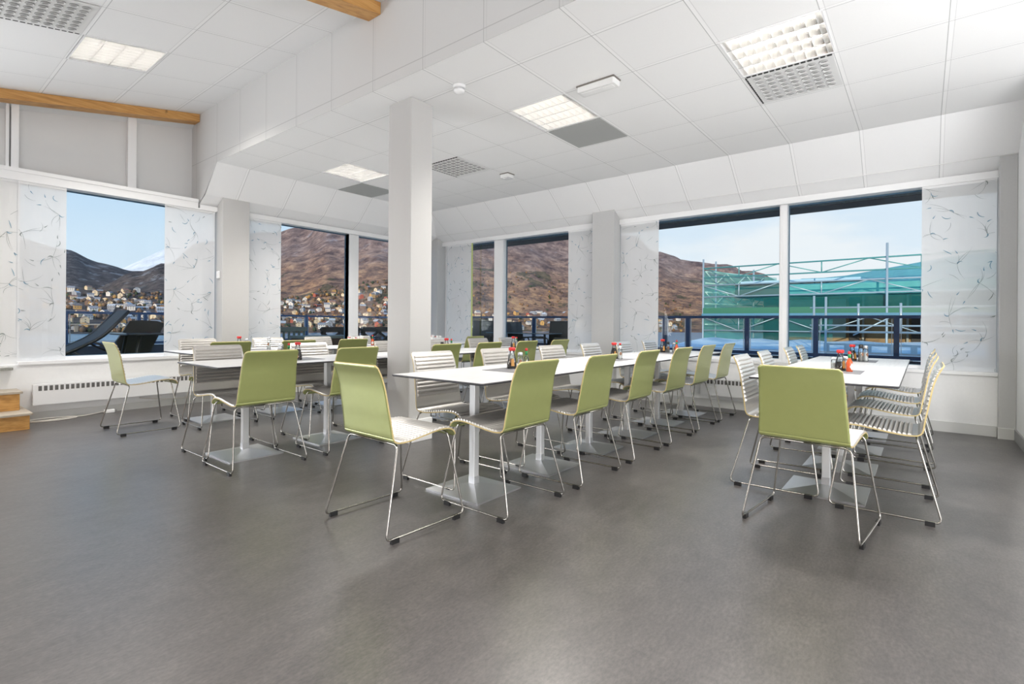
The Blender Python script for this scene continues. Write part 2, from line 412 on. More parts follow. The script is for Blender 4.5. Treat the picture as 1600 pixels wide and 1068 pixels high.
# high sloping ceiling with a hole for its luminaire
HX = [1.088 + TILE * k for k in range(-9, 3)]; HLAMP = (1.088, GY0 + 8 * TILE); HVENT = (1.088 - TILE, GY0 + 7 * TILE)
b = MB()
for xa in HX:
    for j in range(-9, 12):
        x0, x1 = max(xa, -4.0), min(xa + TILE, XB); y0, y1 = max(GY0 + j * TILE, -5.0), min(GY0 + (j + 1) * TILE, 7.46)
        if x1 <= x0 or y1 <= y0: continue
        if abs(xa - HLAMP[0]) < .01 and abs(GY0 + j * TILE - HLAMP[1]) < .01: continue
        b.quad([(x0, y1, hz(x0)), (x1, y1, hz(x1)), (x1, y0, hz(x1)), (x0, y0, hz(x0))])
struct(b, 'ceiling', tile_mat('ceiling_tile_high', (0, 1), (1.088, GY0), (.88, .88, .88)))
b = MB(); b.box((-4.1, -5.1, HZ + .3), (XB + .1, 7.6, HZ + .36)); struct(b, 'ceiling', MATS['roof_slab'])

# pine beams under the high ceiling
for (y0, y1, lab) in ((7.19, 7.35, 'long orange pine beam below the high ceiling, against the window wall'), (3.49, 3.65, 'short visible end of orange pine beam under the high ceiling, nearest the camera')):
    b = MB(); x0, x1 = -4.0, XB - .004; d = .10
    P = [(x0, y0, hz(x0) - d), (x1, y0, hz(x1) - d), (x1, y1, hz(x1) - d), (x0, y1, hz(x0) - d), (x0, y0, hz(x0) - .003), (x1, y0, hz(x1) - .003), (x1, y1, hz(x1) - .003), (x0, y1, hz(x0) - .003)]
    for f in ((3, 2, 1, 0), (4, 5, 6, 7), (0, 1, 5, 4), (1, 2, 6, 5), (2, 3, 7, 6), (3, 0, 4, 7)): b.quad([P[i] for i in f])
    b.build('ceiling_beam', M_beam, label=lab, cat='beam')
b = MB(); b.quad([(-4, 7.35, hz(-4) - .07), (XB, 7.35, hz(XB) - .07), (XB, 7.46, hz(XB) - .14), (-4, 7.46, hz(-4) - .14)]); struct(b, 'trim_3', M_panel)

# left wall (y+): lower wall, sill, upper panels, window strip
b = MB(); b.box((-4.1, 7.11, 0), (6.84, 7.36, .565)); b.box((.45, 7.215, .565), (.93, 7.36, 2.49)); b.box((-4.1, 7.215, .565), (-3.4, 7.36, 2.49)); struct(b, 'wall_left', M_wall)
b = MB(); b.box((-3.4, 7.30, .565), (.45, 7.34, 2.49)); struct(b, 'window_10', mat('window_blind', (.9, .9, .88), .8))
b = MB(); b.box((.93, 7.095, .565), (6.70, 7.28, .597)); struct(b, 'trim_4', M_trim)
b = MB(); b.box((-4.1, 7.45, 2.5), (XB, 7.55, 3.9)); struct(b, 'wall_left', M_panel)
b = MB()
b.box((-4.1, 7.17, 2.45), (XB - .02, 7.46, 2.53)); b.box((-4.1, 7.16, 2.52), (XB - .02, 7.20, 2.56))
for x0, x1 in ((.86, .885), (.90, .96), (1.90, 1.985)): b.box((x0, 7.38, 2.53), (x1, 7.46, hz(x1)))
struct(b, 'trim_5', M_trim)
b = MB(); b.box((XB, 7.17, 2.445), (6.7, 7.36, 2.50)); b.box((6.64, -.70, 2.445), (6.84, 7.2, 2.505)); struct(b, 'trim_6', M_trim)
# curtain tracks
b = MB(); b.box((-.5, 7.165, 2.435), (2.80, 7.215, 2.452)); b.box((3.16, 7.165, 2.435), (6.5, 7.215, 2.452)); struct(b, 'trim_7', M_trim)
b = MB(); b.box((6.635, 3.73, 2.435), (6.685, 7.0, 2.452)); b.box((6.635, -.55, 2.435), (6.685, 3.40, 2.452)); struct(b, 'trim_8', M_trim)
b = MB(); b.box((6.58, -.9, 0), (6.84, 7.36, .565)); struct(b, 'wall_right', M_wall)
b = MB(); b.box((6.565, -.66, .565), (6.75, 7.28, .597)); struct(b, 'trim_9', M_trim)
b = MB(); b.box((XB + .07, 7.36, 2.51), (6.9, 7.44, 3.2)); b.box((6.84, -.9, 2.49), (6.92, 7.44, 3.2)); struct(b, 'wall_outer', M_stone)
# near side wall at the right edge of the picture
b = MB(); b.box((5.45, -.92, 0), (6.84, -.665, CZ)); b.box((5.45, -2.7, 0), (5.55, -.92, CZ)); b.box((2.5, -2.7, 0), (5.5, -2.6, CZ + .1)); struct(b, 'wall_near', M_wall)
b = MB(); b.box((5.45, -.665, .12), (5.70, -.635, CZ)); struct(b, 'trim_10', M_trim)
b = MB(); b.box((2.4, -5.1, 0), (2.5, -2.6, 3.9)); struct(b, 'wall_near', M_wall)
# baseboards
b = MB(); b.box((-4, 7.097, 0), (6.58, 7.11, .075)); struct(b, 'baseboard_left', M_base)
b = MB(); b.box((6.567, -.54, 0), (6.58, 7.1, .10)); b.box((6.487, -.665, 0), (6.50, -.54, .10)); struct(b, 'baseboard_right', M_base)
b = MB(); b.box((5.45, -.665, 0), (6.49, -.650, .10)); struct(b, 'baseboard_near', mat('grey_baseboard', (.28, .28, .28), .5))
# back walls with window openings closed by bright blinds (behind the camera)
M_bw = mat('warm_wood_wall', (.42, .27, .18), .5)
def back_wall(axis):
    b = MB()
    if axis == 'y':
        b.box((-4.1, -5.1, 0), (2.5, -5.0, .45)); b.box((-4.1, -5.1, 2.5), (2.5, -5.0, 3.9))
        b.box((-4.1, -5.1, .45), (-3.7, -5.0, 2.5)); b.box((2.4, -5.1, .45), (2.5, -5.0, 2.5)); b.box((-.75, -5.1, .45), (-.6, -4.98, 2.5))
    else:
        b.box((-4.1, -5.1, 0), (-4.0, 7.4, .45)); b.box((-4.1, -5.1, 2.3), (-4.0, 7.4, 3.9))
        b.box((-4.1, -5.1, .45), (-4.0, -4.8, 2.3)); b.box((-4.1, -.6, .45), (-4.0, 7.4, 2.3)); b.box((-4.1, -2.8, .45), (-3.98, -2.65, 2.3))
    struct(b, 'wall_back', M_bw)
back_wall('y'); back_wall('x')
M_blind = mat('window_blind', (.9, .9, .88), .8)
b = MB(); b.box((-3.7, -5.08, .45), (2.4, -5.06, 2.5)); struct(b, 'window_8', M_blind)
b = MB(); b.box((-4.08, -4.8, .45), (-4.06, -.6, 2.3)); struct(b, 'window_9', M_blind)

# free-standing column with white plinth box
b = MB(); b.bbox((2.862, 3.405, 0), (3.108, 3.708, CZ), .006); struct(b, 'column', M_col)
b = MB(); b.bbox((2.850, 3.393, 0), (3.120, 3.720, .19), .005); struct(b, 'trim_11', M_white)
# pilasters
b = MB(); b.bbox((2.812, 7.01, 0), (3.15, 7.30, 2.70), .004); struct(b, 'pilaster', M_col)
b = MB(); b.bbox((6.48, 3.375, 0), (6.76, 3.725, 2.68), .004); struct(b, 'pilaster', M_wall_dark)
b = MB(); b.bbox((6.50, -.665, 0), (6.76, -.545, 2.66), .004); struct(b, 'pilaster', M_wall_dark)
b = MB(); b.bbox((6.52, 6.99, 0), (6.80, 7.30, 2.56), .004); struct(b, 'pilaster', M_wall_dark)

# windows: frames + panes
GYL, GXR = 7.30, 6.76
WN = [0]
def window(kind, a0, a1, z0=.597, z1=2.452, fw_=.045):
    WN[0] += 1
    b = MB()
    def bx(u0, u1, w0, w1, d0, d1):
        if kind == 'L': b.box((u0, GYL + d0, w0), (u1, GYL + d1, w1))
        else: b.box((GXR + d0, u0, w0), (GXR + d1, u1, w1))
    bx(a0, a1, z0, z0 + .03, -.035, .05); bx(a0, a1, z1 - .008, z1 + .05, -.035, .05)
    bx(a0, a0 + .028, z0, z1, -.035, .05); bx(a1 - .028, a1, z0, z1, -.035, .05)
    fr = struct(b, 'window_%d' % WN[0], M_trim)
    b = MB()
    def by(u0, u1, w0, w1):
        if kind == 'L': b.box((u0, GYL + .051, w0), (u1, GYL + .07, w1))
        else: b.box((GXR + .051, u0, w0), (GXR + .07, u1, w1))
    by(a0 + .01, a1 - .01, z0 + .01, z0 + .034); by(a0 + .01, a1 - .01, z1 - .022, z1); by(a0 + .012, a0 + .036, z0, z1); by(a1 - .036, a1 - .012, z0, z1)
    b.build('outer_frame', M_bluefr, fr)
    b = MB()
    q = .0
    if kind == 'L': b.box((a0 + .02, GYL + .008, z0 + .02), (a1 - .02, GYL + .014, z1))
    else: b.box((GXR + .008, a0 + .02, z0 + .02), (GXR + .014, a1 - .02, z1))
    b.build('pane', M_glass, fr)
window('L', .93, 2.95); window('L', 2.97, 4.858); window('L', 4.985, 6.66)
window('R', 5.755, 6.99); window('R', 3.56, 5.615); window('R', 1.305, 3.54); window('R', -.60, 1.28)
# mullion posts
b = MB(); b.box((4.83, 7.255, .597), (5.011, 7.36, 2.47)); b.box((4.83, 7.25, .597), (4.90, 7.262, 2.47)); struct(b, 'trim_12', M_trim)
b = MB(); b.box((6.715, 5.592, .597), (6.84, 5.782, 2.47)); struct(b, 'trim_13', M_trim)
b = MB(); b.box((6.715, 1.253, .597), (6.84, 1.333, 2.47)); b.box((6.70, 1.30, .597), (6.716, 1.325, 2.47)); struct(b, 'trim_14', M_trim)
# roof overhang outside the right-hand windows
b = MB(); b.box((6.86, -3, 2.465), (7.13, 7.6, 2.62)); b.box((6.2, 7.38, 2.47), (7.13, 7.45, 2.62)); struct(b, 'overhang', M_stone)
b = MB(); b.box((7.13, -3, 2.460), (7.48, 7.9, 2.66)); b.box((-4, 7.40, 2.46), (7.48, 7.455, 2.6)); struct(b, 'overhang', M_soffit)

# ------------------------------------------------------------------ sliding curtain panels with printed twigs
def strokes(rng, w, h):
    """motif strokes in panel coordinates: list of (points, width0, width1, mat)"""
    out = []
    def curve(x, y, a, ln, bend, w0, w1, m):
        pts = []; n = 9
        for i in range(n):
            pts.append((x, y)); x += math.cos(a) * ln / n; y += math.sin(a) * ln / n; a += bend / n
        out.append((pts, w0, w1, m)); return x, y, a
    sx, sy = .46, .50
    j = 0; yy = .1
    while yy < h + .2:
        i = 0; xx = -.15 + (.23 if j % 2 else 0)
        while xx < w + .2:
            cx, cy = xx + rng.uniform(-.05, .05), yy + rng.uniform(-.05, .05)
            mm = 1 if rng.random() < .55 else 2
            for k in range(5):
                a = rng.uniform(0, 2 * PI)
                ex, ey, ea = curve(cx, cy, a, rng.uniform(.10, .24), rng.uniform(-1.6, 1.6), .0028, .0016, 2)
                if rng.random() < .6: curve(ex, ey, ea + rng.uniform(-.5, .5), .045, rng.uniform(-1, 1), .011, .002, mm)
            curve(cx, cy, rng.uniform(0, 6), .06, 2.6, .013, .003, mm)
            curve(cx + rng.uniform(-.15, .15), cy + rng.uniform(.1, .2), rng.uniform(0, 6), .09, rng.uniform(-3, 3), .004, .010, mm)
            curve(cx + rng.uniform(-.2, .2), cy - rng.uniform(.05, .2), rng.uniform(0, 6), .12, rng.uniform(-2, 2), .003, .002, 2)
            xx += sx; i += 1
        yy += sy * .5; j += 1
    return out
def curtain(kind, a0, a1, label, seed, off=0, z0=.555, z1=2.434):
    w, h = a1 - a0, z1 - z0
    pos = (7.190 + off) if kind == 'L' else (6.660 + off)
    P = (lambda u, v, d: (a0 + u, pos - d, z0 + v)) if kind == 'L' else (lambda u, v, d: (pos - d, a0 + u, z0 + v))
    t = thing('sliding_curtain', P(w / 2, 0, 0), label, 'curtain', group=None)
    off0 = Vector(P(w / 2, 0, 0))
    def Q(u, v, d): return tuple(Vector(P(u, v, d)) - off0)
    b = MB()
    nx = 8
    for i in range(nx):
        u0, u1 = w * i / nx, w * (i + 1) / nx
        d0 = .0015 * math.sin(i * 1.3 + seed); d1 = .0015 * math.sin((i + 1) * 1.3 + seed)
        b.quad([Q(u0, .012, d0), Q(u1, .012, d1), Q(u1, h, d1), Q(u0, h, d0)], 0, True)
    rng = random.Random(seed)
    for pts, w0, w1, mm in strokes(rng, w, h):
        n = len(pts)
        for i in range(n - 1):
            (xa, ya), (xb, yb) = pts[i], pts[i + 1]
            if not (0.004 < min(xa, xb) and max(xa, xb) < w - .004 and .02 < min(ya, yb) and max(ya, yb) < h - .01): continue
            dx, dy = xb - xa, yb - ya; l_ = math.hypot(dx, dy) or 1; nx_, ny_ = -dy / l_, dx / l_
            f0 = i / (n - 1); f1 = (i + 1) / (n - 1)
            prof = lambda f: (w0 + (w1 - w0) * f) * (.35 + .65 * math.sin(PI * min(1, f + .08)))
            a, c = prof(f0) / 2, prof(f1) / 2
            b.quad([Q(xa + nx_ * a, ya + ny_ * a, .004), Q(xa - nx_ * a, ya - ny_ * a, .004), Q(xb - nx_ * c, yb - ny_ * c, .004), Q(xb + nx_ * c, yb + ny_ * c, .004)], mm)
    b.build('fabric', [M_sheer, M_twig_b, M_twig_g], t)
    b = MB()
    def bx(u0, u1, v0, v1):
        p, q = Q(u0, v0, .004), Q(u1, v1, -.006); lo = tuple(min(i, j) for i, j in zip(p, q)); hi = tuple(max(i, j) for i, j in zip(p, q)); b.box(lo, hi)
    bx(0, w, -.004, .014); b.build('weight_bar', M_white, t)
    b = MB(); bx(0, w, h - .022, h + .001); b.build('panel_carrier', M_white, t)
    return t
curtain('L', .30, .95, 'printed curtain panel at the far left edge, hanging in front of solid wall', 1, .012)
curtain('L', .93, 1.31, 'printed curtain panel directly left of the left-hand window opening', 2)
curtain('L', 2.225, 2.79, 'printed curtain panel between the left-hand window opening and the left pilaster', 3)
curtain('L', 3.155, 3.671, 'printed curtain panel directly right of the left pilaster', 4)
curtain('R', 6.26, 6.88, 'narrow printed curtain panel in the corner behind the column, with yellow-green edge', 5)
curtain('R', 3.735, 4.24, 'printed curtain panel left of the middle pilaster', 6)
curtain('R', 2.80, 3.365, 'printed curtain panel right of the middle pilaster, beside the big right window', 7)
curtain('R', -.54, .018, 'wide printed curtain panel at the right end of the big window, blue-green print', 8)
b = MB(); b.box((6.652, 6.235, .56), (6.664, 6.262, 2.434)); b.build('curtain_edge_strip', mat('yellow_green_strip', (.62, .68, .25), .6), label='yellow-green vertical strip along the curtain panel in the corner', cat='curtain strip')

# ------------------------------------------------------------------ luminaires, vents, grilles, detectors
LB = []
def luminaire(loc, label, slope=0.0):
    """600 mm recessed louvre light; local origin at the centre of its opening, -z into the room"""
    S_ = TILE / 2 - .012
    t = thing('louvre_light', loc, label, 'ceiling light'); t.rotation_euler = (0, slope, 0)
    b = MB(); H = .125
    b.box((-S_ - .012, -S_ - .012, -.004), (S_ + .012, -S_, H)); b.box((-S_ - .012, S_, -.004), (S_ + .012, S_ + .012, H))
    b.box((-S_ - .012, -S_, -.004), (-S_, S_, H)); b.box((S_, -S_, -.004), (S_ + .012, S_, H))
    b.box((-S_, -S_, H - .004), (S_, S_, H), 1)
    b.build('housing', [M_white, M_lampbox], t)
    for k in range(4):
        x = -S_ + (k + .5) * 2 * S_ / 4
        q = MB(); q.tube([(x, -S_ + .02, .108), (x, S_ - .02, .108)], .008, 8); q.build('tube', M_tube, t)
    b = MB()
    for k in range(5):                      # lengthwise V reflectors
        x = -S_ + k * 2 * S_ / 4; w0, w1 = .002, .012
        lo_ = -S_ if k == 0 else x - 9; 
        xa0, xa1 = max(x - w0, -S_), min(x + w0, S_); xb0, xb1 = max(x - w1, -S_), min(x + w1, S_)
        b.quad([(xa0, -S_, 0), (xa0, S_, 0), (xb0, S_, .088), (xb0, -S_, .088)])
        b.quad([(xa1, S_, 0), (xa1, -S_, 0), (xb1, -S_, .088), (xb1, S_, .088)])
        b.quad([(xa0, S_, 0), (xa0, -S_, 0), (xa1, -S_, 0), (xa1, S_, 0)])
    b.build('lengthwise_reflector', M_louv, t)
    b = MB()
    for k in range(9):                      # cross blades, wedge section
        y = -S_ + (k + .5) * 2 * S_ / 9; w0, w1 = .001, .011
        b.quad([(-S_, y - w0, .001), (S_, y - w0, .001), (S_, y - w1, .082), (-S_, y - w1, .082)])
        b.quad([(S_, y + w0, .001), (-S_, y + w0, .001), (-S_, y + w1, .082), (S_, y + w1, .082)])
        b.quad([(-S_, y + w0, .001), (S_, y + w0, .001), (S_, y - w0, .001), (-S_, y - w0, .001)])
    b.build('cross_louvre', M_blade, t)
    d = bpy.data.lights.new('tube_light', 'AREA'); d.shape = 'SQUARE'; d.size = .5; d.energy = 34; d.spread = math.radians(125); d.color = (1, .96, .90)
    lo = bpy.data.objects.new('tube_light', d); COL.objects.link(lo); lo.parent = t; lo.location = (0, 0, -.012)
    lo.visible_glossy = True
    LB.append(lo); return t
for (i, j), lab in zip(LAMPS, ('square louvre ceiling light at the upper right, red-brown reflections in its louvre', 'square louvre ceiling light in the middle of the low ceiling, beside the grey grille', 'small bright louvre ceiling light far left of the column, near the windows')):
    x0, x1, y0, y1 = ccell(i, j); luminaire(((x0 + x1) / 2, (y0 + y1) / 2, CZ), lab)
luminaire((1.088 + TILE / 2, HLAMP[1] + TILE / 2, hz(1.088 + TILE / 2)), 'bright white square light in the high sloping ceiling at upper left', -math.atan(HK))
for lx, ly in ((-2, 1), (-2, -3)):  # extra unseen luminaires added for more light on the floor
    luminaire((1.088 + (lx + .5) * TILE, GY0 + (ly + .5) * TILE, hz(1.088 + (lx + .5) * TILE) - .20), 'louvre light %s, out of the frame above the camera' % ('nearer the window wall' if ly > 0 else 'further from the window wall'), -math.atan(HK))
def vent(loc, label, slope=0.0, rz=0):
    S_ = TILE / 2 - .02; t = thing('ceiling_vent', loc, label, 'vent'); t.rotation_euler = (0, slope, rz)
    b = MB(); b.box((-S_, -S_, -.006), (S_, S_, -.001)); b.build('plate', M_vent, t)
    b = MB()
    for k in range(14):
        y0 = -S_ + k * 2 * S_ / 14 + .006; b.box((-S_ - .008, y0, -.0075), (-S_ + .004, y0 + 2 * S_ / 14 - .012, -.001)); b.box((y0, S_ - .004, -.0075), (y0 + 2 * S_ / 14 - .012, S_ + .008, -.001))
    b.build('slot', M_dark, t)
    b = MB()
    for a in range(7):
        for c in range(7):
            x, y = (a - 3) * .074, (c - 3) * .074; n = 14; R = .028
            b.lathe([(R, -.0062), (R * .98, -.014), (R * .86, -.014), (R * .80, -.0065), (R * .45, -.0075), (R * .30, -.013)], n, (x, y, 0), mis=[1, 0, 0, 1, 1])
    b.build('nozzles', [M_vent, M_ventd], t); return t
for (i, j), lab in zip(VENTS, ('white nozzle vent beside the upper right louvre light, one nozzle missing', 'white nozzle vent in the ceiling right of the column')):
    x0, x1, y0, y1 = ccell(i, j); vent(((x0 + x1) / 2, (y0 + y1) / 2, CZ), lab, rz=0)
vent((HVENT[0] + TILE / 2, HVENT[1] + TILE / 2, hz(HVENT[0] + TILE / 2) - .002), 'white nozzle vent in the high ceiling at the top left corner', -math.atan(HK))
for (i, j), lab in zip(GRILLES, ('grey perforated ceiling grille beside the middle louvre light', 'grey perforated ceiling grille left of the column')):
    x0, x1, y0, y1 = ccell(i, j); b = MB(); b.bbox((-.29, -.29, -.006), (.29, .29, -.001), .004)
    g = b.build('ceiling_grille', M_grille, label=lab, cat='grille'); g.location = ((x0 + x1) / 2, (y0 + y1) / 2, CZ)
t = thing('smoke_detector', (2.965, 2.94, CZ), 'round white detector under the ceiling just right of the column top', 'detector')
b = MB(); b.lathe([(.052, -.001), (.052, -.018), (.044, -.026)], 20); b.build('base', M_white, t)
b = MB(); b.lathe([(.030, -.026), (.034, -.036), (.046, -.042), (.044, -.058), (.022, -.068), (.005, -.072)], 20); b.build('sensor_head', M_white, t)
b = MB(); b.lathe([(.031, -.028), (.031, -.035)], 20); b.build('sensor_slots', M_dark, t)
def ballast(loc, sx, sy, label):
    t = thing('ceiling_fitting', loc, label, 'ceiling fitting')
    b = MB(); b.bbox((-sx / 2, -sy / 2, -.012), (sx / 2, sy / 2, -.001), .004); b.build('back_plate', mat('grey_gasket', (.20, .18, .16), .7), t)
    b = MB(); b.bbox((-sx / 2 + .004, -sy / 2 + .004, -.058), (sx / 2 - .004, sy / 2 - .004, -.010), .010); b.build('cover', mat('opal_cover', (.80, .80, .79), .25), t)
    b = MB(); b.bbox((-sx / 2 + .03, -sy / 2 + .03, -.062), (sx / 2 - .03, sy / 2 - .03, -.057), .006); b.build('lens', mat('opal_lens', (.88, .88, .87), .15), t)
    return t
ballast((3.615, 2.035, CZ), .12, .34, 'flat white rectangular emergency light under the ceiling, above the middle louvre light')
ballast((5.12, 4.20, CZ), .14, .14, 'small square white fitting under the ceiling right of the round-nozzle vent')

# ------------------------------------------------------------------ chair
PROF = [(-.251, .826), (-.226, .775), (-.207, .715), (-.196, .655), (-.187, .60), (-.178, .55), (-.172, .51), (-.168, .482), (-.163, .465), (-.153, .4535), (-.134, .449), (-.095, .447), (-.04, .452), (.03, .462), (.10, .472), (.155, .475), (.195, .470), (.222, .458), (.238, .440), (.244, .422)]
def spline(pts, m):
    out = []; P = [pts[0]] + pts + [pts[-1]]
    for i in range(1, len(P) - 2):
        for k in range(m):
            t = k / m; a = []
            for c in range(2):
                p0, p1, p2, p3 = P[i - 1][c], P[i][c], P[i + 1][c], P[i + 2][c]
                a.append(.5 * ((2 * p1) + (-p0 + p2) * t + (2 * p0 - 5 * p1 + 4 * p2 - p3) * t * t + (-p0 + 3 * p1 - 3 * p2 + p3) * t ** 3))
            out.append(tuple(a))
    out.append(pts[-1]); return out
FINE = spline(PROF, 12)
CUM = [0]
for i in range(1, len(FINE)): CUM.append(CUM[-1] + math.dist(FINE[i], FINE[i - 1]))
def at_s(s):
    s = min(max(s, 0), CUM[-1] - 1e-6)
    for i in range(1, len(CUM)):
        if CUM[i] >= s:
            f = (s - CUM[i - 1]) / max(1e-9, CUM[i] - CUM[i - 1]); p, q = FINE[i - 1], FINE[i]
            tx, tz = q[0] - p[0], q[1] - p[1]; l_ = math.hypot(tx, tz); return (p[0] + tx * f, p[1] + tz * f), (tx / l_, tz / l_)
S_SPLIT = next(CUM[i] for i in range(len(FINE)) if FINE[i][1] < .470 and FINE[i][0] > -.2)
def shell(s0, s1, ribs, name, parent, round_top=False):
    """ribs: (start, end, pitch) along s on the sitter's side"""
    ss = set([s0, s1]); 
    k = s0
    while k < s1: ss.add(k); k += .014
    rs, re_, rp_ = ribs; k = rs
    samples = {}
    nr = int((re_ - rs) / rp_)
    ss = {q for q in ss if not (rs - 1e-4 < q < rs + nr * rp_ + 1e-4)} | {s0, s1}
    for r in range(nr):
        for f, hgt in ((0.0, 0.0), (.22, .50), (.50, .86), (.78, 1.0), (.90, .85), (.97, .02)):
            q = rs + (r + f) * rp_; ss.add(q); samples[round(q, 6)] = hgt * .0092
    ss.add(rs + nr * rp_); ss = sorted(ss)
    b = MB(); th = .0072; rows = []
    for q in ss:
        (y, z), (ty, tz) = at_s(q); ny, nz_ = -tz, ty           # normal candidate
        # sitter's side: for the back it points +y, for the seat +z
        if ny + nz_ < 0: ny, nz_ = -ny, -nz_
        fz = min(1, max(0, (z - .47) / .35)); w = .415 - .038 * fz
        if round_top and q - s0 < .014:
            u = 1 - (q - s0) / .014; w -= .028 * (1 - math.sqrt(max(0, 1 - u * u)))
        if not round_top and s1 - q < .018:
            u = 1 - (s1 - q) / .018; w -= .030 * (1 - math.sqrt(max(0, 1 - u * u)))
        h = samples.get(round(q, 6), 0.0)
        hw = w / 2; m0, m1 = (.013, .018) if round_top else (.003, .006); xs = (-hw, -hw + m0, -hw + m1, hw - m1, hw - m0, hw); hs = (0, 0, h, h, 0, 0)
        fr = [(x, y + ny * hh, z + nz_ * hh) for x, hh in zip(xs, hs)]
        bk = [(x, y - ny * th, z - nz_ * th) for x in xs]
        rows.append((fr, bk))
    for (f0, b0), (f1, b1) in zip(rows[:-1], rows[1:]):
        for c in range(5):
            b.quad([f0[c], f1[c], f1[c + 1], f0[c + 1]], 0); b.quad([b0[c + 1], b1[c + 1], b1[c], b0[c]], 1, True)
        b.quad([f0[0], b0[0], b1[0], f1[0]], 2); b.quad([f0[5], f1[5], b1[5], b0[5]], 2)
    f, bk = rows[0]; 
    for c in range(5): b.quad([f[c], f[c + 1], bk[c + 1], bk[c]], 2)
    f, bk = rows[-1]
    for c in range(5): b.quad([f[c + 1], f[c], bk[c], bk[c + 1]], 2)
    o = b.build(name, [M_rib, M_green, M_birch], parent)
    # merge doubles so smooth shading works on the curved green side
    bm = bmesh.new(); bm.from_mesh(o.data); bmesh.ops.remove_doubles(bm, verts=bm.verts, dist=1e-5); bmesh.ops.recalc_face_normals(bm, faces=bm.faces); bm.to_mesh(o.data); bm.free()
    return o
def make_chair():
    t = thing('dining_chair', (0, 0, 0), 'x', 'chair')
    child(t, shell(0, S_SPLIT, (.018, S_SPLIT - .062, .0262), 'backrest', t, True))
    child(t, shell(S_SPLIT, CUM[-1], (S_SPLIT + .050, CUM[-1] - .012, .0218), 'seat', t))
    for s in (-1, 1):
        b = MB()
        path = smooth_path([(0, .185, .452), (s * .198, .185, .452), (s * .262, .250, .020), (s * .262, -.250, .020), (s * .206, -.143, .436), (0, -.143, .436)], .032, 5)
        b.tube(path, .0056, 8); child(t, b.build('sled_leg', M_steel, t))
        for y in (-.200, .195):
            b = MB(); b.box((s * .262 - .0085, y - .021, 0), (s * .262 + .0085, y + .021, .024)); child(t, b.build('glide', M_black, t))
    return t
chair0 = make_chair(); used = [False]
CH = 'green-backed steel sled chairs around the dining tables'
def place_chair(x, y, rz, label):
    c = chair0 if not used[0] else copy_tree(chair0); used[0] = True
    c.location = (x, y, 0); c.rotation_euler = (0, 0, rz); c['label'] = label; c['category'] = 'chair'; c['group'] = CH; return c
ORD = ['first', 'second', 'third', 'fourth', 'fifth', 'sixth']
def row(near_rear, far_rear, xn, xf, rowname):
    rg = random.Random(sum(map(ord, rowname)))
    for k, x in enumerate(xn):
        place_chair(x, near_rear + .255 + rg.uniform(-.008, .008), rg.uniform(-.02, .02), 'green-backed chair seen from behind, %s from the near end of %s' % (ORD[k], rowname))
    for k, x in enumerate(xf):
        place_chair(x, far_rear - .255 + rg.uniform(-.008, .008), PI + rg.uniform(-.02, .02), 'chair showing its ribbed front, %s on the far side of %s' % (ORD[k], rowname))
row(-.085, .985, (3.68, 4.455, 5.14, 5.90), (3.745, 4.42, 5.30, 5.92), 'the right row')
row(1.635, 2.69, (2.30, 3.01, 3.76, 4.47, 5.175, 5.85), (2.46, 3.14, 3.93, 4.64, 5.36, 6.09), 'the centre row')
row(3.53, 4.57, (1.755, 2.455, 3.43, 4.06, 4.73, 5.40), (1.80, 2.60, 3.53, 4.25, 4.97, 5.60), 'the left row')
row(5.25, 6.32, (2.20, 2.90, 3.58, 5.69), (2.28, 3.06, 3.73, 4.38), 'the window row')
place_chair(3.10, .455, -PI / 2 - .10, 'green chair with its broad back to the camera, heading the right row')
place_chair(1.735, 2.172, -PI / 2 - .02, 'nearest green chair, turned three-quarters away, heading the centre row')
place_chair(1.60, 5.77, -PI / 2 + .0, 'pale green chair seen side-on alone in front of the left window and radiator')

# ------------------------------------------------------------------ tables
def make_table():
    t = thing('dining_table', (0, 0, 0), 'x', 'table')
    b = MB(); b.bbox((-.697, -.3725, .698), (.697, .3725, .710), .008, 0, 1); child(t, b.build('table_top', [M_edge, M_ttop], t))
    for s in (-.352, .352):
        b = MB(); b.bbox((s - .0225, -.0225, .03), (s + .0225, .0225, .690), .003); p = child(t, b.build('post', M_post, t))
        q = MB(); q.bbox((s - .0245, -.0245, .022), (s + .0245, .0245, .085), .003); child(p, q.build('sleeve', M_brush, p))
        b = MB(); sx, sy = .20, .215; z0, z1 = .0, .010
        lo = [(s - sx, -sy), (s + sx, -sy), (s + sx, sy), (s - sx, sy)]; ap = (s, 0, .046)
        for i in range(4):
            a, c = lo[i], lo[(i + 1) % 4]
            b.quad([(*a, z0), (*c, z0), (*c, z1), (*a, z1)], 0); b.quad([(*a, z1), (*c, z1), ap], 0)
        b.quad([(*q_, z0) for q_ in reversed(lo)], 0); child(t, b.build('base_plate', M_brush, t))
        b = MB(); b.box((s - .12, -.02, .688), (s + .12, .02, .697)); b.box((s - .02, -.20, .688), (s + .02, .20, .697)); child(t, b.build('support_bracket', M_edge, t))
    return t
table0 = make_table(); tu = [False]
def place_table(x, y, label):
    c = table0 if not tu[0] else copy_tree(table0); tu[0] = True
    c.location = (x, y, 0); c['label'] = label; c['category'] = 'table'; c['group'] = 'white tables with black edges in rows'; return c
TB = {}
for rn, xs, y in (('A', (4.085, 5.47), .4675), ('B', (2.69, 4.09, 5.495), 2.165), ('C', (2.17, 3.58, 4.985), 4.10), ('D', (2.60, 4.01, 5.42), 5.79)):
    nm = {'A': 'the right row', 'B': 'the centre row', 'C': 'the left row', 'D': 'the window row'}[rn]
    for k, x in enumerate(xs):
        TB[rn, k] = (x, y); place_table(x, y, 'white two-post table, %s from the near end of %s' % (ORD[k], nm))

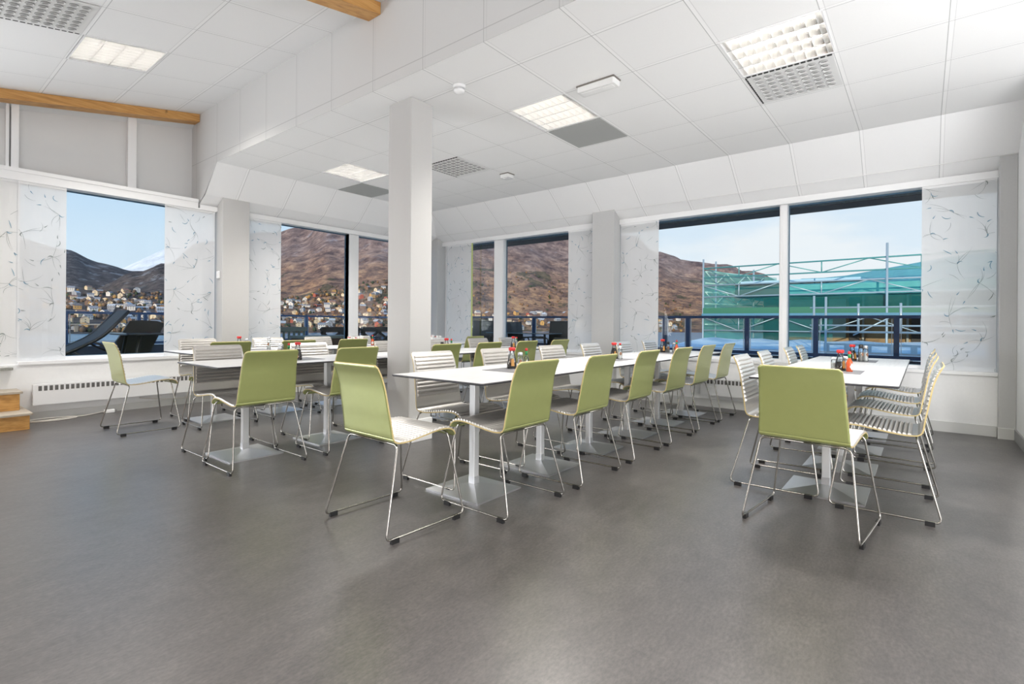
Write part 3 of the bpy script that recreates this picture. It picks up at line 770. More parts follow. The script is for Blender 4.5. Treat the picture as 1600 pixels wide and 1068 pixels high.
# ------------------------------------------------------------------ condiments
M_soy = mat('soy_sauce', (.018, .007, .004), .1); M_red = mat('red_cap', (.55, .02, .02), .35); M_grn = mat('green_band', (.02, .20, .06), .4)
M_hot = mat('hot_sauce', (.55, .08, .02), .2); M_lab = mat('white_label', (.85, .84, .82), .5); M_gold = mat('gold_label', (.50, .24, .05), .4)
M_pep = mat('pepper_grey', (.30, .28, .26), .6); M_brn = mat('brown_emblem', (.28, .15, .09), .5)
ZT = .7125
def soy(x, y, label, full=.55, z=ZT):
    t = thing('soy_sauce_bottle', (x, y, z), label, 'bottle')
    pr = [(.034, 0), (.036, .006), (.034, .035), (.026, .075), (.0165, .105), (.0165, .125)]
    b = MB(); b.lathe(pr, 16); b.build('glass_body', M_bottle, t)
    hh = .115 * full; q = [(.032, .004), (.0335, .008)]
    for (r, z_) in pr[2:]:
        if z_ < hh: q.append((r - .0025, z_))
    r_at = .034 - (hh - .035) / .04 * .008 if hh > .035 else .033
    q.append((max(.014, r_at - .003), hh)); b = MB(); b.lathe(q, 16); b.build('sauce', M_soy, t)
    b = MB(); b.lathe([(.0185, .122), (.0235, .126), (.0235, .142), (.019, .146)], 16); b.build('cap', M_red, t)
    b = MB()
    for a0 in (-2.60,):      # label facing the camera side
        n = 4
        for i in range(n):
            a, c = a0 + i * .16, a0 + (i + 1) * .16; h0 = .018; h1 = .058 + .014 * math.sin(PI * (i + .5) / n)
            rr0, rr1 = .0368, .031
            b.quad([(rr0 * math.cos(a), rr0 * math.sin(a), h0), (rr0 * math.cos(c), rr0 * math.sin(c), h0), (rr1 * math.cos(c), rr1 * math.sin(c), h1), (rr1 * math.cos(a), rr1 * math.sin(a), h1)])
    b.build('label_patch', M_gold, t); return t
def hot(x, y, label, z=ZT, full=True):
    t = thing('hot_sauce_bottle', (x, y, z), label, 'bottle')
    b = MB(); b.lathe([(.0185, 0), (.0195, .004), (.0195, .062), (.015, .076), (.0085, .088), (.0085, .096)], 14); b.build('glass_body', M_hot if full else M_bottle, t)
    b = MB(); b.lathe([(.0095, .094), (.0100, .120)], 12); b.build('neck_foil', M_grn, t)
    b = MB(); b.lathe([(.0098, .120), (.0098, .136), (.008, .139)], 12); b.build('cap', M_red, t)
    b = MB(); d = .0203
    pts = [(-.0, .034)]; 
    for s in range(8):     # diamond label on the camera side
        a0 = -2.95 + s * .17; a1 = a0 + .17; f0 = abs(s - 4) / 4; f1 = abs(s + 1 - 4) / 4
        b.quad([(d * math.cos(a0), d * math.sin(a0), .034 - .026 * (1 - f0)), (d * math.cos(a1), d * math.sin(a1), .034 - .026 * (1 - f1)), (d * math.cos(a1), d * math.sin(a1), .034 + .026 * (1 - f1)), (d * math.cos(a0), d * math.sin(a0), .034 + .026 * (1 - f0))])
    b.build('diamond_label', M_lab, t); return t
def shaker(x, y, label, dark=False, h=.10):
    t = thing('shaker', (x, y, ZT), label, 'shaker')
    b = MB(); b.lathe([(.020, 0), (.021, .005), (.019, h * .72), (.016, h * .8)], 14); b.build('glass_body', M_bottle, t)
    b = MB(); b.lathe([(.0165, .004), (.017, .006), (.0165, h * .55)], 14); b.build('filling', M_pep if dark else M_lab, t)
    b = MB(); b.lathe([(.018, h * .78), (.0185, h * .95), (.012, h)], 14); b.build('lid', M_brush if not dark else M_black, t)
    b = MB(); n = 10; d = .0213
    ring = [(d * math.cos(-2.35 + .55 * math.cos(2 * PI * k / n)), d * math.sin(-2.35 + .55 * math.cos(2 * PI * k / n)), h * .42 + .016 * math.sin(2 * PI * k / n)) for k in range(n)]
    b.quad(ring); b.build('round_emblem', M_brn, t); return t
def placemat(x, y, label, w=.36, d=.30):
    b = MB(); b.bbox((-w / 2, -d / 2, 0), (w / 2, d / 2, .0018), .004); o = b.build('placemat', M_mat, label=label, cat='placemat', group='grey placemats under the condiments'); o.location = (x, y, .7102); return o
rows_nm = {'A': 'right row', 'B': 'centre row', 'C': 'row left of the column', 'D': 'row by the left windows'}
for (rn, k), (x, y) in TB.items():
    if rn == 'D' and k == 2: continue
    placemat(x + (.12 if rn == 'A' else .06), y, 'grey rectangular placemat on the %s table of the %s' % (ORD[k], rows_nm[rn]))
soy(4.27, .455, 'soy sauce bottle with red cap and gold label on the near right table'); hot(4.215, .395, 'orange-red hot sauce bottle on the near right table')
shaker(4.33, .43, 'clear salt shaker between soy and hot sauce on the near right table'); shaker(4.34, .50, 'clear shaker behind the soy bottle on the near right table', h=.09)
soy(5.56, .50, 'tall soy bottle, leftmost condiment on the second right table', .8); shaker(5.49, .43, 'dark pepper grinder on the second right table', True, .15); shaker(5.55, .40, 'clear shaker, rightmost condiment on the second right table', h=.14)
soy(2.80, 2.24, 'soy sauce bottle with red cap at the front of the centre row', .35); shaker(2.875, 2.225, 'shaker with round brown emblem at the front of the centre row', h=.11); hot(2.90, 2.19, 'hot sauce bottle with green neck at the front of the centre row', full=False); shaker(2.86, 2.30, 'small clear shaker behind the soy bottle at the front of the centre row', h=.12)
soy(4.22, 2.19, 'dark soy sauce bottle on the middle table of the centre row', .85); shaker(4.20, 2.12, 'clear shaker beside the soy bottle on the middle table of the centre row', h=.12); hot(4.30, 2.17, 'hot sauce bottle half hidden on the middle table of the centre row', full=False)
soy(5.60, 2.30, 'soy sauce bottle on the far table of the centre row', .45); shaker(5.63, 2.25, 'dark pepper shaker on the far table of the centre row', True, .12); hot(5.58, 2.13, 'hot sauce bottle on the far table of the centre row'); shaker(5.66, 2.19, 'clear shaker on the far table of the centre row', h=.11)
soy(2.20, 4.02, 'soy sauce bottle with gold label on the near table left of the column', .75); hot(2.13, 4.03, 'hot sauce bottle beside soy bottle on near table left of the column', full=False); shaker(2.11, 4.12, 'clear shaker with round emblem on near table left of the column', h=.13); shaker(2.07, 4.06, 'squat clear shaker on near table left of the column', h=.11)
soy(3.90, 4.03, 'soy sauce bottle just right of the column on the table row behind', .2); hot(3.965, 4.02, 'hot sauce bottle just right of the column on the table row behind', full=False); shaker(3.77, 3.96, 'shaker with brown emblem right beside the column', True, .11)
soy(5.05, 4.02, 'soy sauce bottle on the third table of the left row', .5); hot(5.13, 4.03, 'hot sauce bottle on the far table behind the centre row', full=False)
soy(2.53, 5.86, 'soy sauce bottle on the table by the left windows', .15); shaker(2.60, 5.84, 'clear shaker on the table by the left windows', h=.12); shaker(2.78, 5.70, 'tall clear shaker on the table by the left windows', h=.14)
def caddy(x, y, label, n=7):
    t = thing('condiment_caddy', (x, y, ZT), label, 'caddy')
    b = MB(); b.bbox((-.13, -.07, 0), (.13, .07, .012), .01); 
    for s in (-1, 1): b.box((-.13, s * .07 - .003, .01), (.13, s * .07 + .003, .075)); b.box((s * .13 - .003, -.07, .01), (s * .13 + .003, .07, .075))
    b.build('tray', M_white, t)
    rg = random.Random(int(x * 100))
    for k in range(n):
        b = MB(); px, py = -.105 + k * .21 / (n - 1), rg.uniform(-.03, .03); h = rg.uniform(.09, .125)
        b.box((px - .014, py - .02, .014), (px + .014, py + .02, h)); b.box((px - .013, py - .019, h), (px + .013, py + .019, h + .008), 1 if k % 3 == 0 else 0)
        b.build('sachet', [M_lab, M_red], t)
    return t
caddy(4.02, 5.86, 'white caddy of sachets on the window-row table, left of the column'); hot(4.22, 5.78, 'small hot sauce bottle beside the caddy left of the column')
caddy(5.44, 5.86, 'white caddy of sachets on the window-row table, right of the column')

# ------------------------------------------------------------------ radiators, steps, cable, switch
def radiator(kind, a0, a1, label, z0=.155, z1=.362):
    o0 = Vector(((a0 + a1) / 2, 7.065, 0)) if kind == 'L' else Vector((6.535, (a0 + a1) / 2, 0))
    t = thing('panel_radiator', o0, label, 'radiator'); w = (a1 - a0) / 2
    def bx(b, u0, u1, d0, d1, w0, w1, mi=0):
        if kind == 'L': b.box((u0, d0, w0), (u1, d1, w1), mi)
        else: b.box((d0, u0, w0), (d1, u1, w1), mi)
    b = MB(); bx(b, -w, w, -.045, .015, z0, z1); b.build('casing', M_lacq, t)
    b = MB(); n = int((a1 - a0) / .044)
    for k in range(n):
        u = -w + .04 + k * (2 * w - .06) / n; bx(b, u, u + .027, -.0462, -.040, z1 - .064, z1 - .014)
    b.build('grille_slots', mat('grille_grey', (.13, .125, .12), .6), t)
    b = MB()
    for u in (-w * .7, 0, w * .7): bx(b, u - .02, u + .02, .014, .044, z0 + .02, z0 + .12)
    b.build('wall_bracket', M_lacq, t)
radiator('L', 1.03, 2.76, 'long low white radiator under the left window')
radiator('R', .75, 2.17, 'low white radiator with dark slots under the big right window')
t = thing('wooden_steps', (.45, 6.8, 0), 'two pine steps with worn treads at the left edge below the window', 'steps')
for (y0, y1, x1, z0, z1, nm) in ((-.29, .29, .485, 0, .132, 'lower_step'), (-.03, .29, .45, .154, .312, 'upper_step')):
    b = MB(); b.bbox((-1.2, y0, z0), (x1, y1, z1), .004); s_ = b.build(nm, M_step, t)
    b = MB(); b.bbox((-1.2, y0 - .018, z1), (x1 + .02, y1, z1 + .022), .006); b.build('tread', M_tread, s_)
b = MB(); b.bbox((-.6, 7.03, .522), (.885, 7.11, .548), .004); b.build('ledge_board', mat('grey_speckled_board', (.30, .30, .27), .8, build=speckle((.30, .30, .27), .5, 90)), label='short grey speckled ledge board on the wall above the steps', cat='ledge')
b = MB(); pts = []
for k in range(40):
    a = 2 * PI * k / 30; pts.append((1.16 + .20 * math.cos(a + 2.5), 6.93 + .085 * math.sin(a + 2.5), .006 + .0003 * k))
pts = [(.98, 7.02, .02)] + pts + [(1.45, 6.99, .006), (1.62, 7.03, .02)]
b.tube(pts, .005, 8); t = b.build('power_cable', mat('cream_cable', (.70, .66, .60), .5), label='white cable coiled on the floor below the left radiator', cat='cable')
t = thing('cable_plug', (1.66, 7.03, 0), 'small white plug lying by the baseboard at the end of the cable', 'plug')
b = MB(); b.bbox((-.05, -.022, 0), (.045, .022, .036), .008); b.build('body', M_white, t)
b = MB(); b.tube([(.045, -.008, .018), (.064, -.008, .018)], .0025, 6); b.tube([(.045, .008, .018), (.064, .008, .018)], .0025, 6); b.build('pin', M_steel, t)
b = MB(); pts = [(1.95 + .11 * k, 7.075, .13 - .05 * math.sin(PI * k / 7)) for k in range(8)]; b.tube(pts, .004, 6); b.build('radiator_lead', mat('cream_cable'), label='thin pale lead sagging below the left radiator', cat='cable')
for (x, y, z, lab) in ((2.806, 7.10, 1.62, 'small white sensor box on the side of the left pilaster'),):
    t = thing('wall_sensor', (x, y, z), lab, 'sensor'); b = MB(); b.bbox((-.018, -.035, -.045), (.004, .035, .045), .004); b.build('housing', M_white, t); b = MB(); b.box((-.0195, -.012, -.02), (-.017, .012, .01)); b.build('sensor_window', M_lab, t)

# ------------------------------------------------------------------ terrace outside
ZD = .12
b = MB(); b.box((-6, 7.37, ZD - .12), (8.62, 11.6, ZD)); b.box((6.86, -4, ZD - .12), (8.62, 7.37, ZD)); struct(b, 'terrace', M_deck)
b = MB(); b.box((-6, 11.46, ZD), (8.66, 11.56, .56)); b.box((8.56, -4, ZD), (8.66, 11.46, .56)); struct(b, 'parapet', M_parap)
def rail_run(kind, a0, a1, posts, fixed, label):
    t = thing('terrace_railing', (0, 0, 0), label, 'railing')
    P = (lambda u, z: (u, fixed, z)) if kind == 'L' else (lambda u, z: (fixed, u, z))
    b = MB(); b.bar(P(a0, 1.15), P(a1, 1.15), .055, .042); b.build('top_rail', M_navy, t)
    b = MB(); b.bar(P(a0, .60), P(a1, .60), .055, .05); b.build('bottom_rail', M_navy, t)
    for p in posts:
        b = MB(); b.bar(P(p, .56), P(p, 1.14), .062, .05); b.build('post', M_navy, t)
    ps = sorted([p for p in posts]); 
    for p, q in zip(ps[:-1], ps[1:]):
        if q - p < .2: continue
        b = MB(); g = .05
        for u in (p + g, q - g): b.bar(P(u, .63), P(u, 1.12), .008, .012)
        b.bar(P(p + g, .645), P(q - g, .645), .008, .012); b.build('pane_clip_frame', mat('pale_aluminium', (.55, .60, .66), .35, metal=.7), t)
        b = MB()
        if kind == 'L': b.box((p + g, fixed - .004, .64), (q - g, fixed + .004, 1.12))
        else: b.box((fixed - .004, p + g, .64), (fixed + .004, q - g, 1.12))
        b.build('glass_pane', M_railglass, t)
rail_run('L', -4, 8.6, [-2.2, -1.1, 0, 1.05, 2.1, 3.15, 3.25, 4.33, 5.42, 6.5, 7.6], 11.5, 'dark blue terrace railing beyond the left windows')
rail_run('R', -3.5, 11.5, [-3.48, -2.54, -1.6, -.66, .28, 1.22, 2.16, 3.09, 3.49, 4.43, 5.37, 6.3, 7.24, 8.2, 9.1, 10.1, 11.0], 8.6, 'dark blue terrace railing beyond the right windows')

# sun lounger seen side-on through the left window
t = thing('sun_lounger', (1.9, 8.6, ZD), 'black sun lounger with raised back outside the left window', 'sun lounger')
for s in (-.28, .28):
    b = MB(); b.tube(smooth_path([(-1.3, s, .30), (-.42, s, .46), (-.02, s, .68), (.27, s, 1.03)], .12), .024, 8); b.build('side_rail', M_black, t)
    b = MB(); b.tube([(-.10, s, .62), (.28, s, .40)], .014, 6); b.build('back_strut', M_black, t)
    b = MB(); b.tube([(-.30, s, .50), (.05, s, .22), (.10, s, 0)], .016, 6); b.build('leg', M_black, t)
    b = MB(); b.tube([(-1.25, s, .30), (-1.28, s, 0)], .016, 6); b.build('leg', M_black, t)
b = MB()
sp_ = smooth_path([(-1.3, 0, .30), (-.42, 0, .46), (-.02, 0, .68), (.27, 0, 1.03)], .12)
for p, q in zip(sp_[:-1], sp_[1:]): b.quad([(p.x, -.28, p.z + .012), (p.x, .28, p.z + .012), (q.x, .28, q.z + .012), (q.x, -.28, q.z + .012)]); b.quad([(p.x, .28, p.z), (p.x, -.28, p.z), (q.x, -.28, q.z), (q.x, .28, q.z)])
b.build('sling', M_mesh, t)
def outdoor_chair(x, y, rz, label, w=.56, h=.92, m_=None):
    m_ = m_ or M_mesh
    t = thing('terrace_chair', (x, y, ZD), label, 'outdoor chair', rz)
    b = MB(); b.bbox((-w / 2, -.25, .40), (w / 2, .24, .435), .01); b.build('seat', m_, t)
    b = MB()
    top = [(-w / 2, -.26), (w / 2, -.26)]
    q = [(-w / 2 + .02, -.245, .43), (w / 2 - .02, -.245, .43), (w / 2, -.34, h), (-w / 2, -.34, h)]
    b.quad(q); b.quad([(a, c - .02, d) for a, c, d in reversed(q)])
    for i in range(4):
        a, c = q[i], q[(i + 1) % 4]; b.quad([a, c, (c[0], c[1] - .02, c[2]), (a[0], a[1] - .02, a[2])])
    b.build('backrest', m_, t)
    for s in (-1, 1):
        b = MB(); b.tube(smooth_path([(s * w / 2, -.30, .0), (s * w / 2, -.27, .62), (s * w / 2, .22, .64), (s * w / 2, .27, 0)], .06), .013, 8); b.build('arm_leg_frame', M_black, t)
    return t
# round dark table with a wicker chair in front of it (left window)
t = thing('terrace_table', (2.52, 8.55, ZD), 'dark terrace table with dark glass top outside the left window', 'outdoor table')
b = MB(); b.bbox((-.42, -.40, .70), (.62, .40, .73), .02); b.build('table_top', mat('dark_glass_top', (.02, .022, .026), .15), t)
for dx, dy in ((-.30, -.3), (-.30, .3), (.42, -.3), (.42, .3)):
    b = MB(); b.tube([(dx * .8, dy, .70), (dx * 1.2, dy, 0)], .022, 8); b.build('leg', M_black, t)
t = thing('wicker_armchair', (2.40, 9.25, ZD), 'dark wicker armchair behind the terrace table outside the left window', 'outdoor chair')
b = MB(); b.bbox((-.19, -.25, .0), (.26, .25, .42), .05); b.build('seat', M_rattan, t)
b = MB()
q = [(-.20, -.24, .40), (.26, -.24, .40), (.40, -.26, .88), (-.08, -.26, .90)]
for yy, rev in ((-.24, False), (-.18, True)):
    pts = [(-.14, yy, .40), (.20, yy, .40), (.34, yy, .72), (.40, yy, .86), (.30, yy, .895), (.10, yy, .905), (-.04, yy, .895), (-.13, yy, .72), (-.20, yy, .60)]
    b.quad(list(reversed(pts)) if rev else pts)
ring = [(-.14, .40), (.20, .40), (.34, .72), (.40, .86), (.30, .895), (.10, .905), (-.04, .895), (-.13, .72), (-.20, .60)]
for i in range(9):
    a, c = ring[i], ring[(i + 1) % 9]; b.quad([(a[0], -.24, a[1]), (c[0], -.24, c[1]), (c[0], -.18, c[1]), (a[0], -.18, a[1])])
b.build('backrest', M_rattan, t)
# dark wooden garden benches with crossed backs (middle window)
def xbench(x, y, label, w=1.25):
    t = thing('garden_bench', (x, y, ZD), label, 'bench')
    b = MB(); pts = [(-w / 2, 0, .70), (-w / 2 - .03, 0, .76), (-w / 2 + .02, 0, .80), (w / 2 - .02, 0, .80), (w / 2 + .03, 0, .76), (w / 2, 0, .70)]
    b.quad([(p[0], -.025, p[2]) for p in pts]); b.quad([(p[0], .025, p[2]) for p in reversed(pts)])
    for i in range(6):
        a, c = pts[i], pts[(i + 1) % 6]; b.quad([(a[0], -.025, a[2]), (c[0], -.025, c[2]), (c[0], .025, c[2]), (a[0], .025, a[2])])
    b.build('top_rail', M_bench, t)
    b = MB()
    for s in (-1, 1): b.bar((s * (w / 2 - .04), 0, 0), (s * (w / 2 - .04), 0, .72), .07, .06)
    b.build('post', M_bench, t)
    b = MB()
    for c in (-w / 4, w / 4):
        b.bar((c - .22, 0, .42), (c + .22, 0, .70), .03, .05); b.bar((c + .22, 0.01, .42), (c - .22, 0.01, .70), .03, .05)
    for k in range(5): b.bar((-.06 + k * .035, 0, .42), (-.06 + k * .035, 0, .70), .016, .016)
    b.build('back_lattice', M_bench, t)
    b = MB(); b.box((-w / 2, -.5, .38), (w / 2, .02, .43)); b.build('seat', M_bench, t)
xbench(5.95, 9.2, 'dark wooden bench with crossed back outside, left of the column', .85)
xbench(6.90, 9.25, 'dark wooden bench with crossed back outside, partly hidden by the column', .85)
t = thing('grey_bench', (4.95, 9.3, ZD), 'grey-green slatted bench outside behind the table row left of the column', 'bench')
b = MB(); b.box((-.6, -.02, .72), (.32, .03, .80)); 
b.build('top_rail', M_greybench, t)
b = MB()
for k in range(9): b.box((-.55 + k * .1, -.015, .40), (-.52 + k * .1, .02, .73))
b.build('back_slats', M_greybench, t)
b = MB(); b.box((-.6, -.5, .36), (.32, .03, .41)); b.build('seat', M_greybench, t)
t = thing('storage_box', (5.25, 8.75, ZD), 'low brown box with grey-green lid outside the middle window', 'box')
b = MB(); b.box((-.45, -.25, 0), (.5, .25, .60)); b.build('body', mat('brown_box', (.10, .055, .035), .6), t)
b = MB(); b.box((-.48, -.28, .60), (.53, .28, .645)); b.build('lid', M_greybench, t)
outdoor_chair(8.0, 6.02, PI, 'dark mesh terrace chair with its back to the town, left in the corner window', .5, .93)
outdoor_chair(7.75, 5.32, PI / 2, 'dark mesh terrace chair nearest the window, right in the corner window', .46, .95)
outdoor_chair(7.62, 6.92, PI * .6, 'brown-black terrace chair behind the green edge of the corner curtain', .62, .95, M_rattan)
t = thing('glass_table', (8.0, 6.0, ZD), 'dark glass terrace table between the mesh chairs', 'outdoor table')
b = MB(); b.bbox((-.40, -.75, .705), (.40, .75, .722), .01); b.build('table_top', mat('blue_glass_top', (.10, .16, .20), .1), t)
for dx in (-.3, .3):
    for dy in (-.6, .6): b = MB(); b.tube([(dx, dy, .70), (dx * 1.15, dy * 1.1, 0)], .02, 8); b.build('leg', M_black, t)
t = thing('folded_parasol_base', (7.7, 3.40, ZD), 'dark slanting board leaning outside beside the curtain of the big window', 'board')
b = MB(); b.quad([(0, -.0, 0), (0, .32, 0), (0, .32, .95)]); b.quad([(.03, .32, 0), (.03, -.0, 0), (.03, .32, .95)]); b.quad([(0, 0, 0), (0, .32, .95), (.03, .32, .95), (.03, 0, 0)]); b.build('board', mat('brown_grey_board', (.10, .09, .08), .6), t)

# ------------------------------------------------------------------ scaffolded building across (right window)
def net_mat(name='teal_netting', c1=(.02, .36, .38), c2=(.07, .56, .58), op=.27):
    mm = bpy.data.materials.new(name); mm.use_nodes = True; t = mm.node_tree; t.nodes.clear()
    o = N(t, 'ShaderNodeOutputMaterial'); tr = N(t, 'ShaderNodeBsdfTransparent'); df = N(t, 'ShaderNodeBsdfDiffuse'); tl = N(t, 'ShaderNodeBsdfTranslucent')
    n = noise_(t, 2.5, 5, sc=(1, .6, 3)); c = mixc(t, n, c1, c2); L(t, c, df.inputs[0]); L(t, c, tl.inputs[0])
    a = N(t, 'ShaderNodeMixShader'); a.inputs[0].default_value = .35; L(t, df.outputs[0], a.inputs[1]); L(t, tl.outputs[0], a.inputs[2])
    b = N(t, 'ShaderNodeMixShader'); b.inputs[0].default_value = op; L(t, tr.outputs[0], b.inputs[1]); L(t, a.outputs[0], b.inputs[2]); L(t, b.outputs[0], o.inputs[0])
    return mm
M_net = net_mat(); M_net2 = net_mat('aqua_end_netting', (.08, .55, .50), (.20, .80, .72), .55)
M_tarp = mat('teal_roof_sheet', (.04, .30, .29), .6, build=lambda t, b: L(t, mixc(t, noise_(t, 2.2, 7, sc=(1, 1.5, 4)), (.05, .30, .33), (.14, .52, .56)), b.inputs['Base Color']))
M_galv = mat('galvanised_tube', (.42, .55, .62), .4, metal=.4)
M_galvt = mat('teal_lit_tube', (.10, .36, .36), .45, metal=.2)  # teal tone for the upper girder
XS = 19.0
t = thing('building_under_renovation', (XS + 2.5, 1.0, -6), 'building under renovation behind teal netting, outside the right window', 'building')
ox, oy, oz = t.location
def bl(b, lo, hi, mi=0): b.box((lo[0] - ox, lo[1] - oy, lo[2] - oz), (hi[0] - ox, hi[1] - oy, hi[2] - oz), mi)
b = MB(); bl(b, (XS + 2.2, -9, -6), (XS + 9, 4.75, 2.1)); b.build('wall', mat('insulated_wall', (.20, .14, .08), .85, build=lambda tt, bb: L(tt, ramp_(tt, noise_(tt, 1.6, 6), [(.35, (.16, .105, .055)), (.5, (.33, .23, .12)), (.7, (.46, .34, .19))]), bb.inputs['Base Color'])), t)
M_bg = mat('pale_green_glazing', (.30, .42, .36), .3); M_bd = mat('dark_opening', (.02, .022, .022), .5)
for k, (y0, y1, z0, z1, mm) in enumerate(((4.2, 4.72, .35, 2.02, M_bd), (3.1, 4.1, .6, 1.95, M_bg), (2.7, 3.0, .35, 2.0, M_bd), (2.1, 2.6, .6, 1.95, M_bg), (1.7, 2.0, .35, 2.0, M_bd), (-.9, .3, .4, 2.0, M_bd), (-1.5, -1.0, .6, 1.95, M_bg))):
    b = MB(); bl(b, (XS + 2.14, y0, z0), (XS + 2.22, y1, z1)); wdw = b.build('window', mm, t)
b = MB(); bl(b, (XS + 1.2, -9, 2.05), (XS + 9.3, 5.5, 2.50)); b.build('roof_edge', mat('dark_eave', (.055, .065, .065), .6), t)
b = MB(); bl(b, (XS + 1.15, 1.6, 2.50), (XS + 3, 5.3, 2.62)); b.build('snow_blue_cover', mat('pale_blue_cover', (.35, .60, .78), .5), t)
t = thing('covered_roof', (XS + 1, 0, 2.4), 'sloping teal sheeted roof over the building under renovation', 'roof')
b = MB(); n = 14
prof = lambda y: .26 + max(0, (2.6 - y)) * .165 if y > -1 else .26 + 3.6 * .165
for k in range(n):
    y0, y1 = 3.8 - k * .75, 3.8 - (k + 1) * .75
    a0, a1 = prof(y0), prof(y1)
    b.quad([(-.2, y0, -.12 + .12), (-.2, y1, .0), (3.2, y1, a1 + .22), (3.2, y0, a0 + .22)]); b.quad([(-.2, y0, 0), (-.2, y0, -.36), (-.2, y1, -.36), (-.2, y1, 0)])
b.build('sheeting', M_tarp, t)
t = thing('scaffolding', (XS, 0, -6), 'steel scaffolding with lattice girders in front of the building, right window', 'scaffold')
sx, sy, sz = t.location
def P_(x, y, z): return (x - sx, y - sy, z - sz)
def girder(z0, z1, y0, y1, x, mm, pitch=2.0, dz0=0, dz1=0, nm='lattice_girder'):
    b = MB(); zt = lambda y: z1 + (dz1) * (y - y0) / (y1 - y0); zb = lambda y: z0 + dz0 * (y - y0) / (y1 - y0)
    b.tube([P_(x, y0, zt(y0)), P_(x, y1, zt(y1))], .026, 6); b.tube([P_(x, y0, zb(y0)), P_(x, y1, zb(y1))], .026, 6)
    y = y0; k = 0; st = pitch / 2 if y1 > y0 else -pitch / 2
    while (y + st - y1) * (1 if st > 0 else -1) <= 1e-6:
        b.tube([P_(x, y + st, zt(y + st)), P_(x, y + st, zb(y + st))], .018, 6) if k % 2 == 0 else None
        if k % 2 == 0: b.tube([P_(x, y, zt(y)), P_(x, y + st, zb(y + st))], .017, 6)
        else: b.tube([P_(x, y, zb(y)), P_(x, y + st, zt(y + st))], .017, 6)
        y += st; k += 1
    b.build(nm, mm, t)
girder(2.72, 3.06, 6.3, -7, XS, M_galvt, 2.5, 0, .08)
girder(2.02, 2.44, 6.3, -7, XS, M_galv, 2.5, .05, 0)
girder(.62 + .2, 1.30, 6.3, -7, XS, M_galv, 2.5)
for y, x, z1 in ((6.28, XS, 3.40), (6.02, XS + .6, 3.36), (.85, XS - .1, 3.50), (-2.5, XS, 3.4), (5.0, XS + 1.8, 3.1)):
    b = MB(); b.tube([P_(x, y, -5.9), P_(x, y, z1)], .032, 8); b.build('standard', M_galv, t)
for x, y, z1 in ((XS - 4.5, 2.10, 1.75), (XS - 4.5, 1.85, 1.72)):
    b = MB(); b.tube([P_(x, y, -5.9), P_(x, y, z1)], .026, 8); b.build('jack_post', M_galv, t)
b = MB(); 
for z in (1.46, 1.03, .88): b.tube([P_(XS - 4.4, 2.2, z), P_(XS - 4.4, -3, z)], .022, 6)
for y in (1.2, .4, -.6): b.tube([P_(XS - 4.4, y, 1.55), P_(XS - 4.4, y, .88)], .026, 6)
b.tube([P_(XS - 4.4, 1.3, .80), P_(XS - 4.4, .6, 1.22)], .018, 6); b.build('guard_rail', M_galv, t)
b = MB(); z = .36; b.box(P_(XS - 4.42, -3, z), P_(XS - 4.38, 1.9, z + .05)); b.box(P_(XS - 4.42, -3, z + .19), P_(XS - 4.38, 1.9, z + .24))
for k in range(12): b.box(P_(XS - 4.42, 1.9 - k * .42 - .12, z + .05), P_(XS - 4.38, 1.9 - k * .42, z + .19))
b.build('perforated_beam', M_galv, t)
b = MB(); b.box(P_(XS - .1, -7, 1.42), P_(XS + 1.2, 6.25, 1.62)); b.build('toe_board', mat('green_board', (.02, .16, .10), .6), t)
b = MB(); b.box(P_(XS - .15, -7, 1.30), P_(XS + 1.25, 6.28, 1.42)); b.build('walkway', mat('blue_walkway', (.06, .22, .34), .5), t)
# end bay going away, bright netting
for k in range(3):
    b = MB(); z = 2.95 - k * .75
    b.tube([P_(XS, 6.2, z), P_(XS + 3.5, 5.0, z)], .026, 6); b.tube([P_(XS, 6.2, z - .42), P_(XS + 3.5, 5.0, z - .42)], .026, 6)
    for q in range(6):
        f0, f1 = q / 6, (q + 1) / 6; za, zb = (z, z - .42) if q % 2 == 0 else (z - .42, z)
        b.tube([P_(XS + 3.5 * f0, 6.2 - 1.2 * f0, za), P_(XS + 3.5 * f1, 6.2 - 1.2 * f1, zb)], .018, 6)
    b.build('end_girder', mat('pale_teal_tube', (.35, .62, .58), .4), t)
b = MB(); rg = random.Random(3)
ys = [6.3 - k * .45 for k in range(30)]
for y0, y1 in zip(ys[:-1], ys[1:]):
    d0, d1 = .06 * math.sin(y0 * 3), .06 * math.sin(y1 * 3)
    zl = .45 if y0 > 2.6 else 1.62; zt_ = 2.40; b.quad([P_(XS + .12 + d0, y0, zl), P_(XS + .12 + d1, y1, zl), P_(XS + .12 + d1, y1, 2.40), P_(XS + .12 + d0, y0, 2.40)], 0, True)
b.build('netting', M_net, t)
b = MB(); b.quad([P_(XS + .16, 6.30, .45), P_(XS + 4.7, 4.80, .45), P_(XS + 4.7, 4.80, 3.0), P_(XS + .16, 6.30, 3.0)]); b.build('end_netting', M_net2, t)
b = MB()
for k in range(9): bl2 = 1.6 - k * 1.2; b.box(P_(XS + 2.10, bl2 - .03, -.2), P_(XS + 2.16, bl2 + .03, 2.05))
b.build('wall_batten', mat('wall_batten', (.34, .36, .33), .7), t)
t = thing('lower_roof_sheeting', (XS - 3, 0, 0), 'pale blue plastic sheeting on the low roof in front of the scaffold', 'sheeting')
def blue_b(tt, bb):
    n1 = noise_(tt, 1.3, 7, sc=(1, 1.2, 1)); L(tt, ramp_(tt, n1, [(.35, (.34, .56, .78)), (.5, (.55, .76, .93)), (.65, (.85, .94, 1.0))]), bb.inputs['Base Color']); bump_(tt, bb, n1, .5, .1)
M_blue = mat('blue_sheet', (.3, .54, .78), .45, build=blue_b)
b = MB(); n = 26
zf = lambda k: .55 + .03 * math.sin(k * 1.7)
